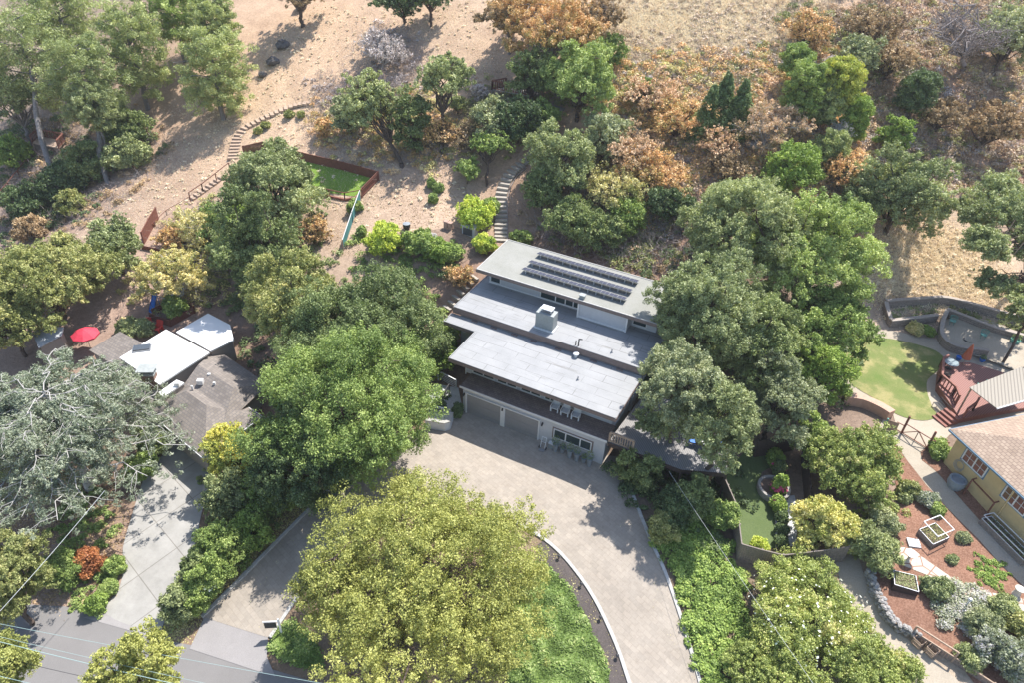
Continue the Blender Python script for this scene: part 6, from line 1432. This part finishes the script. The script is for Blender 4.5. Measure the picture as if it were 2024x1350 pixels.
T('oak', 815,240,42,3.2,'leaf_oak','dark narrow oak between two open oaks','oak_tree','tree',1.2,1.0)
T('loose', 880,165,58,6.0,'leaf_sage','tall open oak on a slim sunlit trunk','oak_tree','tree',1.0,3.0, base=(872,300))
T('oak', 690,225,34,2.6,'leaf_grey','small grey oak left of the open oak','oak_tree','tree',.9,1.0)
T('loose', 965,290,38,2.6,'leaf_green','young yellow green tree on a thin trunk left of the curved steps','young_tree','tree',.8,2.4, base=(962,368))
T('loose', 925,338,25,1.5,'leaf_green','low side shoot of the young tree by the curved steps','young_tree','tree',.8,2.4)
for i, (px, py, lb) in enumerate(((853,362,'upper left of three spiky green tufts on the slope'),(866,372,'right one of three spiky green tufts on the slope'),(856,393,'lowest of three spiky green tufts on the slope'),(715,458,'spiky green tuft right of the teal netting'))):
    Bu(px,py,8,'leaf_green',lb,.4,'grass_tuft','grass tuft',asp=1.2)
Bu(700,408,14,'leaf_green','small green shrub at the end of the teal netting',.5)
T('loose', 1085,60,118,4.2,'leaf_rust','wide rusty brown oak with pale limbs at the top','brown_oak','tree',.62,3.2, bark='bark_grey', lsf=1.0)
T('loose', 1010,40,60,4.0,'leaf_brown','brown oak crown at the top left of the rusty oak','brown_oak','tree',.7,3.0, bark='bark_grey')
T('loose', 1180,40,56,3.6,'leaf_brown','thin brown oak at the top right of the rusty oak','brown_oak','tree',.7,2.4, bark='bark_grey')
T('oak', 1148,160,70,4.6,'leaf_pale','fresh light green tree beside the high viewing deck','green_tree','tree',.95,1.15, seed=5)
T('oak', 1052,148,40,4.2,'leaf_oak','dark oak behind the high viewing deck','oak_tree','tree',1.0,1.1)
T('oak', 1198,100,30,2.4,'leaf_green','small green tree at the top right of the light green tree','green_tree','tree',.9,1.1)
T('oak', 975,235,42,2.8,'leaf_grey','pale sage shrub below the viewing deck','sage_shrub','shrub',.9,1.0)
T('oak', 1025,238,46,2.6,'leaf_dark','dark leafy tree below the viewing deck railing','oak_tree','tree',.9,1.0)
T('oak', 1078,235,28,2.0,'leaf_green','green shrub at the foot of the light green tree','green_shrub','shrub',1.0,1.0)
T('dry', 870,262,40,1.6,'leaf_rust','thin rusty shrub beneath the tall open oak','dry_shrub','shrub',.8,2.2)
T('dry', 930,270,36,1.5,'leaf_brown','brown dry shrub left of the dark leafy tree','dry_shrub','shrub',.8,2.2)
T('oak', 1108,318,62,4.0,'leaf_sage','big sage green oak right of the top of the curved steps','oak_tree','tree',1.0,1.15)
T('oak', 1195,272,50,3.2,'leaf_grey','silver grey olive tree joined to the sage oak','olive_tree','tree',.8,1.2)
T('oak', 1072,375,40,2.4,'leaf_oak','dark oak bush beside the curved steps','oak_bush','shrub',.9,1.0)
T('oak', 1130,430,46,2.4,'leaf_oak','dark green bush on the bank behind the solar roof','oak_bush','shrub',.8,1.1)
T('oak', 1185,455,46,2.2,'leaf_oak','broad green bush close behind the solar roof','oak_bush','shrub',.8,1.1)
T('oak', 1240,425,36,2.0,'leaf_green','fresh green bush right of the broad bush','oak_bush','shrub',.9,1.0)
T('oak', 1325,405,40,2.0,'leaf_dark','dark tangled bush in the middle of the brushy slope','oak_bush','shrub',.8,1.1)
T('dry', 1240,305,62,2.4,'leaf_pink','pink orange dry shrub right of the silver olive','dry_shrub','shrub',.7,3.0)
T('dry', 1215,378,64,2.6,'leaf_straw','yellow and orange dry shrub above the bank','dry_shrub','shrub',.7,3.0)
T('dry', 1285,335,60,2.4,'leaf_rust','rusty shrub left of the rough stone steps','dry_shrub','shrub',.7,3.0)
T('dry', 1520,248,68,2.4,'leaf_pink','wide pinkish dry shrub below the dark conifers','dry_shrub','shrub',.65,3.0, bark='bark_pale')
T('dry', 1420,285,40,1.6,'leaf_pink','pale pink dry shrub above the stone steps','dry_shrub','shrub',.7,2.6)
T('dry', 1440,330,44,1.6,'leaf_brown','brown shrub below the pinkish shrub','dry_shrub','shrub',.7,2.4)
T('dry', 1668,332,50,2.2,'leaf_rust','orange shrub left of the rounded oak','dry_shrub','shrub',.7,2.8)
T('dry', 1290,190,58,2.0,'leaf_pink','orange pink shrub among the yellow green brush','dry_shrub','shrub',.7,2.8)
T('dry', 1340,240,60,2.0,'leaf_rust','orange brown shrub left of the dark conifers','dry_shrub','shrub',.7,2.8)
T('oak', 1268,180,26,1.4,'leaf_green','small green bush among the orange shrubs','green_shrub','shrub',.8,1.0)
T('dry', 1600,60,50,2.0,'leaf_rust','tan and orange shrub at the upper right','dry_shrub','shrub',.7,2.6)
T('dry', 1725,60,60,2.2,'leaf_brown','wide brown shrub left of the bare tree','dry_shrub','shrub',.7,2.6)
T('dry', 1640,130,16,1.2,'leaf_lilac','pale lilac twiggy bush above the pines','bare_bush','shrub',.8,1.6)
# conifers and pines on the right
for (px, py, rp_, hc_, lb) in ((1402,222,36,3.0,'leftmost dark pointed conifer of the group on the brush slope'),(1430,198,38,3.6,'tallest dark pointed conifer in the middle of its group'),(1464,210,36,3.2,'rightmost dark pointed conifer of the group')):
    T('cone', px,py,rp_,hc_,'leaf_conifer',lb,'conifer_tree','tree',1.25,1.9,group='dark conifers on the brush slope')
T('pine', 1590,180,40,4.6,'leaf_green','dark green pine left of the yellow topped pine','pine_tree','tree',1.2,1.2)
T('pine', 1575,120,26,3.4,'leaf_green','small bright pine above the dark green pine','pine_tree','tree',.9,1.1)
T('pine', 1660,165,46,5.2,'leaf_yolive','yellow topped pine with a visible trunk','pine_tree','tree',.9,1.1, base=(1652,228))
T('pine', 1630,205,36,3.2,'leaf_pine','mid green pine below the yellow topped pine','pine_tree','tree',1.0,1.1)
T('pine', 1690,235,26,2.6,'leaf_bright','light yellow green young pine on the bare patch','pine_tree','tree',1.5,1.0)
T('pine', 1645,300,28,2.2,'leaf_pine','thin young pine above the orange shrub','pine_tree','tree',1.2,.9)
T('oak', 1770,268,28,2.4,'leaf_bright','bright green rounded bush behind the round oak','green_shrub','shrub',.9,1.1)
T('oak', 1700,110,40,2.6,'leaf_grey','grey dark shrub behind the yellow topped pine','grey_shrub','shrub',.8,1.0)
T('bare', 1893,85,85,5.2,'leaf_lilac','large leafless tree with twisting grey limbs at the upper right','bare_tree','tree',.9,0, bark='bark_bare', base=(1903,135))
T('bare', 1655,262,30,1.8,'leaf_lilac','small leafless bush below the young pine','bare_bush','shrub',.8,0, bark='bark_pale')
T('oak', 1995,75,60,4.2,'leaf_grey','dark blue grey tree in the upper right corner','oak_tree','tree',.9,1.0)
T('pine', 1815,185,36,3.4,'leaf_dark','dark drooping tree left of the shadowed hollow','pine_tree','tree',1.0,1.0)
T('loose', 1760,120,50,2.6,'leaf_brown','brown thin tree left of the large leafless tree','brown_tree','tree',.7,2.4)
T('loose', 1960,250,60,2.8,'leaf_brown','brown thin tree in the shaded right slope','brown_tree','tree',.7,2.2)
T('loose', 1860,230,46,2.2,'leaf_brown','low brown tangle below the leafless tree','brown_tree','tree',.7,2.2)
T('oak', 1780,385,80,4.4,'leaf_sage','single rounded grey green oak on the right slope','oak_tree','tree',.95,1.25)
T('oak', 1998,440,90,9.0,'leaf_sage','grey green oak at the right edge above the terrace','oak_tree','tree',.85,1.15, base=(2030,560))
T('oak', 1950,488,40,11.0,'leaf_sage','lower left branch mass of the tall oak, added to shade the lawn','oak_tree','tree',.7,1.0, base=(2020,590))  # extra crown added so its shadow falls on the lawn
T('loose', 1975,568,46,6.5,'leaf_sage','thin oak branches reaching over the long upper block wall','oak_tree','tree',.6,2.4, base=(2040,600))
T('oak', 2045,610,44,6.4,'leaf_sage','oak shading the raised patio at the right edge','oak_tree','tree',.8,1.1)
T('oak', 1565,335,54,3.0,'leaf_bright','bright green dense tree above the big oak group','green_tree','tree',.85,1.2)
T('oak', 1690,410,34,2.2,'leaf_oak','dark green bush left of the rounded oak','oak_bush','shrub',.9,1.0)
T('oak', 1430,400,40,2.2,'leaf_sage','pale green bush at the top of the big oak group','oak_bush','shrub',.8,1.0)
# great group right of the house
T('oak', 1465,455,106,6.0,'leaf_sage','grey green oak crown at the top of the big group','oak_tree','tree',.75,1.2)
T('oak', 1600,505,112,6.5,'leaf_pale','light green broad crown at the upper right of the big group','oak_tree','tree',.85,1.2)
T('oak', 1398,622,104,6.2,'leaf_sage','sage green oak overhanging the right end of the roofs','oak_tree','tree',.85,1.2)
T('loose', 1292,838,36,4.6,'leaf_sage','sparse oak branches hanging over the deck near its short railing','oak_tree','tree',.6,2.2, base=(1330,850))
T('oak', 1350,766,82,8.6,'leaf_grey','grey green oak crown beside the front roof corner','oak_tree','tree',.85,1.2)
T('oak', 1490,680,90,5.0,'leaf_oak','mid green oak in the heart of the big group','oak_tree','tree',.9,1.2)
T('oak', 1418,842,76,7.4,'leaf_sage','pale oak crown spreading over the timber deck','oak_tree','tree',.75,1.2)
T('oak', 1535,790,72,4.6,'leaf_grey','grey green crown behind the turf yard','oak_tree','tree',.85,1.2)
T('oak', 1640,640,74,4.2,'leaf_green','green crown left of the oval lawn','oak_tree','tree',.9,1.2)
T('oak', 1625,740,58,3.2,'leaf_bright','bright green shrubby tree beside the lawn edge','green_tree','tree',.95,1.1)
T('oak', 1590,660,50,4.4,'leaf_green','leafy green tree with a visible trunk gap','green_tree','tree',.9,1.0)
T('oak', 1690,915,80,2.8,'leaf_mixed','wide twiggy green shrub between the turf yard and mulch garden','large_shrub','shrub',.75,1.1)
T('oak', 1612,872,40,2.4,'leaf_green','leafy shrub left of the twiggy green shrub','large_shrub','shrub',.8,1.1)
Bu(1632,1035,54,'leaf_goldtip','rounded golden tipped shrub above the turf fence corner',2.1,'golden_shrub',asp=.9,dens=1.25)
fs_ = T('oak', 1600,1215,122,1.5,'leaf_mixed','broad sprawling shrub dotted with white flowers below the board fence','flowering_shrub','shrub',.36,1.1)
T('oak', 1530,1340,80,1.2,'leaf_mixed','lower sprawling shrub at the bottom edge','sprawling_shrub','shrub',.5,1.1)
T('oak', 1735,1340,80,1.6,'leaf_mixed','yellow green end of the sprawling shrubs beside the dirt path','sprawling_shrub','shrub',.5,1.1)
Bu(1728,1085,42,'leaf_sage','grey green shrub between the dirt path and the red mulch',1.4)
Bu(1745,1030,28,'leaf_grey','silvery low shrub at the top of the red mulch',.8)
Bu(1262,930,36,'leaf_oak','leafy shrub where the deck meets the paver drive',1.6, asp=1.0)
Bu(1372,985,38,'leaf_oak','tall dark shrub against the outside of the board fence',1.8)
Bu(1425,1020,26,'leaf_green','narrow green shrub in the fence shadow',1.3)
Bu(1340,1000,38,'leaf_dark','dark shrub in the shade below the deck',1.4)
Bu(1310,1045,28,'leaf_olive','olive shrub above the trailing ground cover',1.0)
# roses etc.
rs = Bu(1541,960,12,'leaf_bright','pink flowering rose bush in the round stone bed',1.1, name='rose_bush')
def blooms(par, c, r, n, s_, seed):
    rg_ = np.random.default_rng(seed); m = MB(); rr_ = random.Random(seed); w_ = wloc(par)
    for k in range(n): d = dirs(1, rg_, .1)[0]; m.rock((w_.x+c[0]+d[0]*r, w_.y+c[1]+d[1]*r, w_.z+c[2]+d[2]*r*.9), s_*rr_.uniform(.7,1.2), rr_, (1,1,.8))
    m.build('blossom', 'flower_pink', par)
blooms(rs, (0,0,.85), .62, 46, .15, 3)
r2_ = Bu(1538,998,15,'leaf_bright','pink flowering hydrangea at the lower side of the round bed',.6, name='hydrangea_bush'); blooms(r2_, (0,0,.5), .55, 8, .19, 4)
r3_ = Bu(1532,905,16,'leaf_bright','round lime green bush at the top of the turf yard',.6, name='shrub'); 
r4_ = Bu(1540,925,14,'leaf_oak','dim pink flowered bush above the round bed',.6, name='hydrangea_bush'); blooms(r4_, (0,0,.5), .6, 12, .14, 5)
for (px, py, lb) in ((1545,1022,'dark leafy plant nearest the hydrangea on the paving strip'),(1546,1048,'dark leafy plant in the middle of the paving strip'),(1545,1072,'lowest dark leafy plant on the paving strip')): Bu(px,py,10,'leaf_dark',lb,.4)
Bu(1503,1078,14,'leaf_chart','spiky pale plant in the turf corner by the fence',.4, name='spiky_plant', asp=.7)
# mulch garden
g = np.array(fs_.location); rg_ = np.random.default_rng(14); dd_ = dirs(150, rg_, .25); pp = dd_*np.array([4.3,4.3,1.9])*rg_.uniform(.9,1.02,(150,1)) + (0,0,1.4); leaf_mesh('flowers', pp, pp+rg_.normal(size=pp.shape)*.4+(0,0,2), rg_.random(150), .17, 'leaf_white', fs_, 15)['kind'] = 'stuff'
for (px, py, rp_, pal_, lb) in ((1834,987,16,'leaf_lavender','rounded grey green mound beside the concrete walk'),(1852,1008,12,'leaf_green','small green mound below the grey mound'),
    (1798,968,18,'leaf_olive','wispy plant at the top of the red mulch'),(1790,985,11,'leaf_sage','small spiky sage plant on the red mulch'),(1904,1064,10,'leaf_grey','small silver plant beside the concrete walk'),
    (1882,1107,7,'leaf_sage','tiny plant alone on the red mulch'),(1858,890,21,'leaf_green','green mound between the gate and the yellow wall'),(1985,1205,26,'leaf_sage','sage mound below the flagstone path'),
    (1855,1165,24,'leaf_sage','wispy green plant beside the dark raised bed'),(1985,1295,44,'leaf_lavender','large lavender and green mound in the bottom right corner'),(1945,1235,30,'leaf_grey','grey mound at the right of the lavender'),
    (2010,1230,26,'leaf_olive','yellow green mound at the right edge below the path'),(1915,1300,24,'leaf_sage','small sage mound above the retaining fence'),(1835,655,10,'leaf_bright','small bright plant below the block terrace'),
    (1810,650,14,'leaf_straw','dry pale plant below the block terrace')): Bu(px,py,rp_,pal_,lb)
# around the upper patio
Bu(760,475,35,'leaf_chart','bright yellow shrub at the top of the central oak',1.2, asp=.85)
Bu(830,482,34,'leaf_green','green shrub right of the bright yellow shrub',1.1)
Bu(868,495,26,'leaf_bright','light green shrub below the stone heap',.9)
Bu(895,500,22,'leaf_green','green shrub beside the small gravel patio',.8)
Bu(940,423,38,'leaf_chart','yellow green vine mound growing over the white cabinet',1.5, asp=.7)
Bu(968,410,20,'leaf_green','green end of the vine mound beside the curved steps',1.2)
Bu(957,482,22,'leaf_chart','yellow leaved bush at the back corner of the roof',.9)
Bu(1030,468,18,'leaf_green','low green bush behind the roof corner by the steps',.7)
Bu(905,545,26,'leaf_rust','thin rusty plant on the bank left of the mid roof',.7, kind='dry', dens=2)
Bu(855,700,46,'leaf_bright','bright green shrub in the gap left of the front roof',1.8)
Bu(880,660,30,'leaf_green','green shrub tucked under the stepped roof corner',1.4)
for (px, py, rp_, lb) in ((510,258,8,'leftmost of the small tufts below the curving steps'),(525,247,8,'middle small tuft below the curving steps'),(572,226,9,'small tuft near the upper end of the curving steps'),(594,226,8,'rightmost small tuft below the curving steps')): Bu(px,py,rp_,'leaf_olive',lb,.3,'grass_tuft','grass tuft',kind='dry',dens=3)
for (px, py, lb) in ((868,802,'dark spiky plant in the patio planter bed'),(905,812,'green spiky plant leaning beside the garage wall')): Bu(px,py,10,'leaf_dark',lb,.6,'spiky_plant','plant',asp=1.1)
print('leaves', NV)

# ------------------------------------------------------------------ thin haze, added to lift the shadows
hm = bpy.data.materials.new('haze_air'); hm.use_nodes = True; t = hm.node_tree
for n in list(t.nodes): t.nodes.remove(n)
out = t.nodes.new('ShaderNodeOutputMaterial'); pv = t.nodes.new('ShaderNodeVolumePrincipled'); MATS['haze_air'] = hm
pv.inputs['Color'].default_value = (.93,.96,1.0,1); pv.inputs['Density'].default_value = .00028; pv.inputs['Anisotropy'].default_value = .2
t.links.new(pv.outputs[0], out.inputs['Volume'])
hz = MB().box(-345,345,-235,345,float(GZ.min())-1,float(GZ.max())+6).build('haze', 'haze_air'); hz['kind'] = 'stuff'
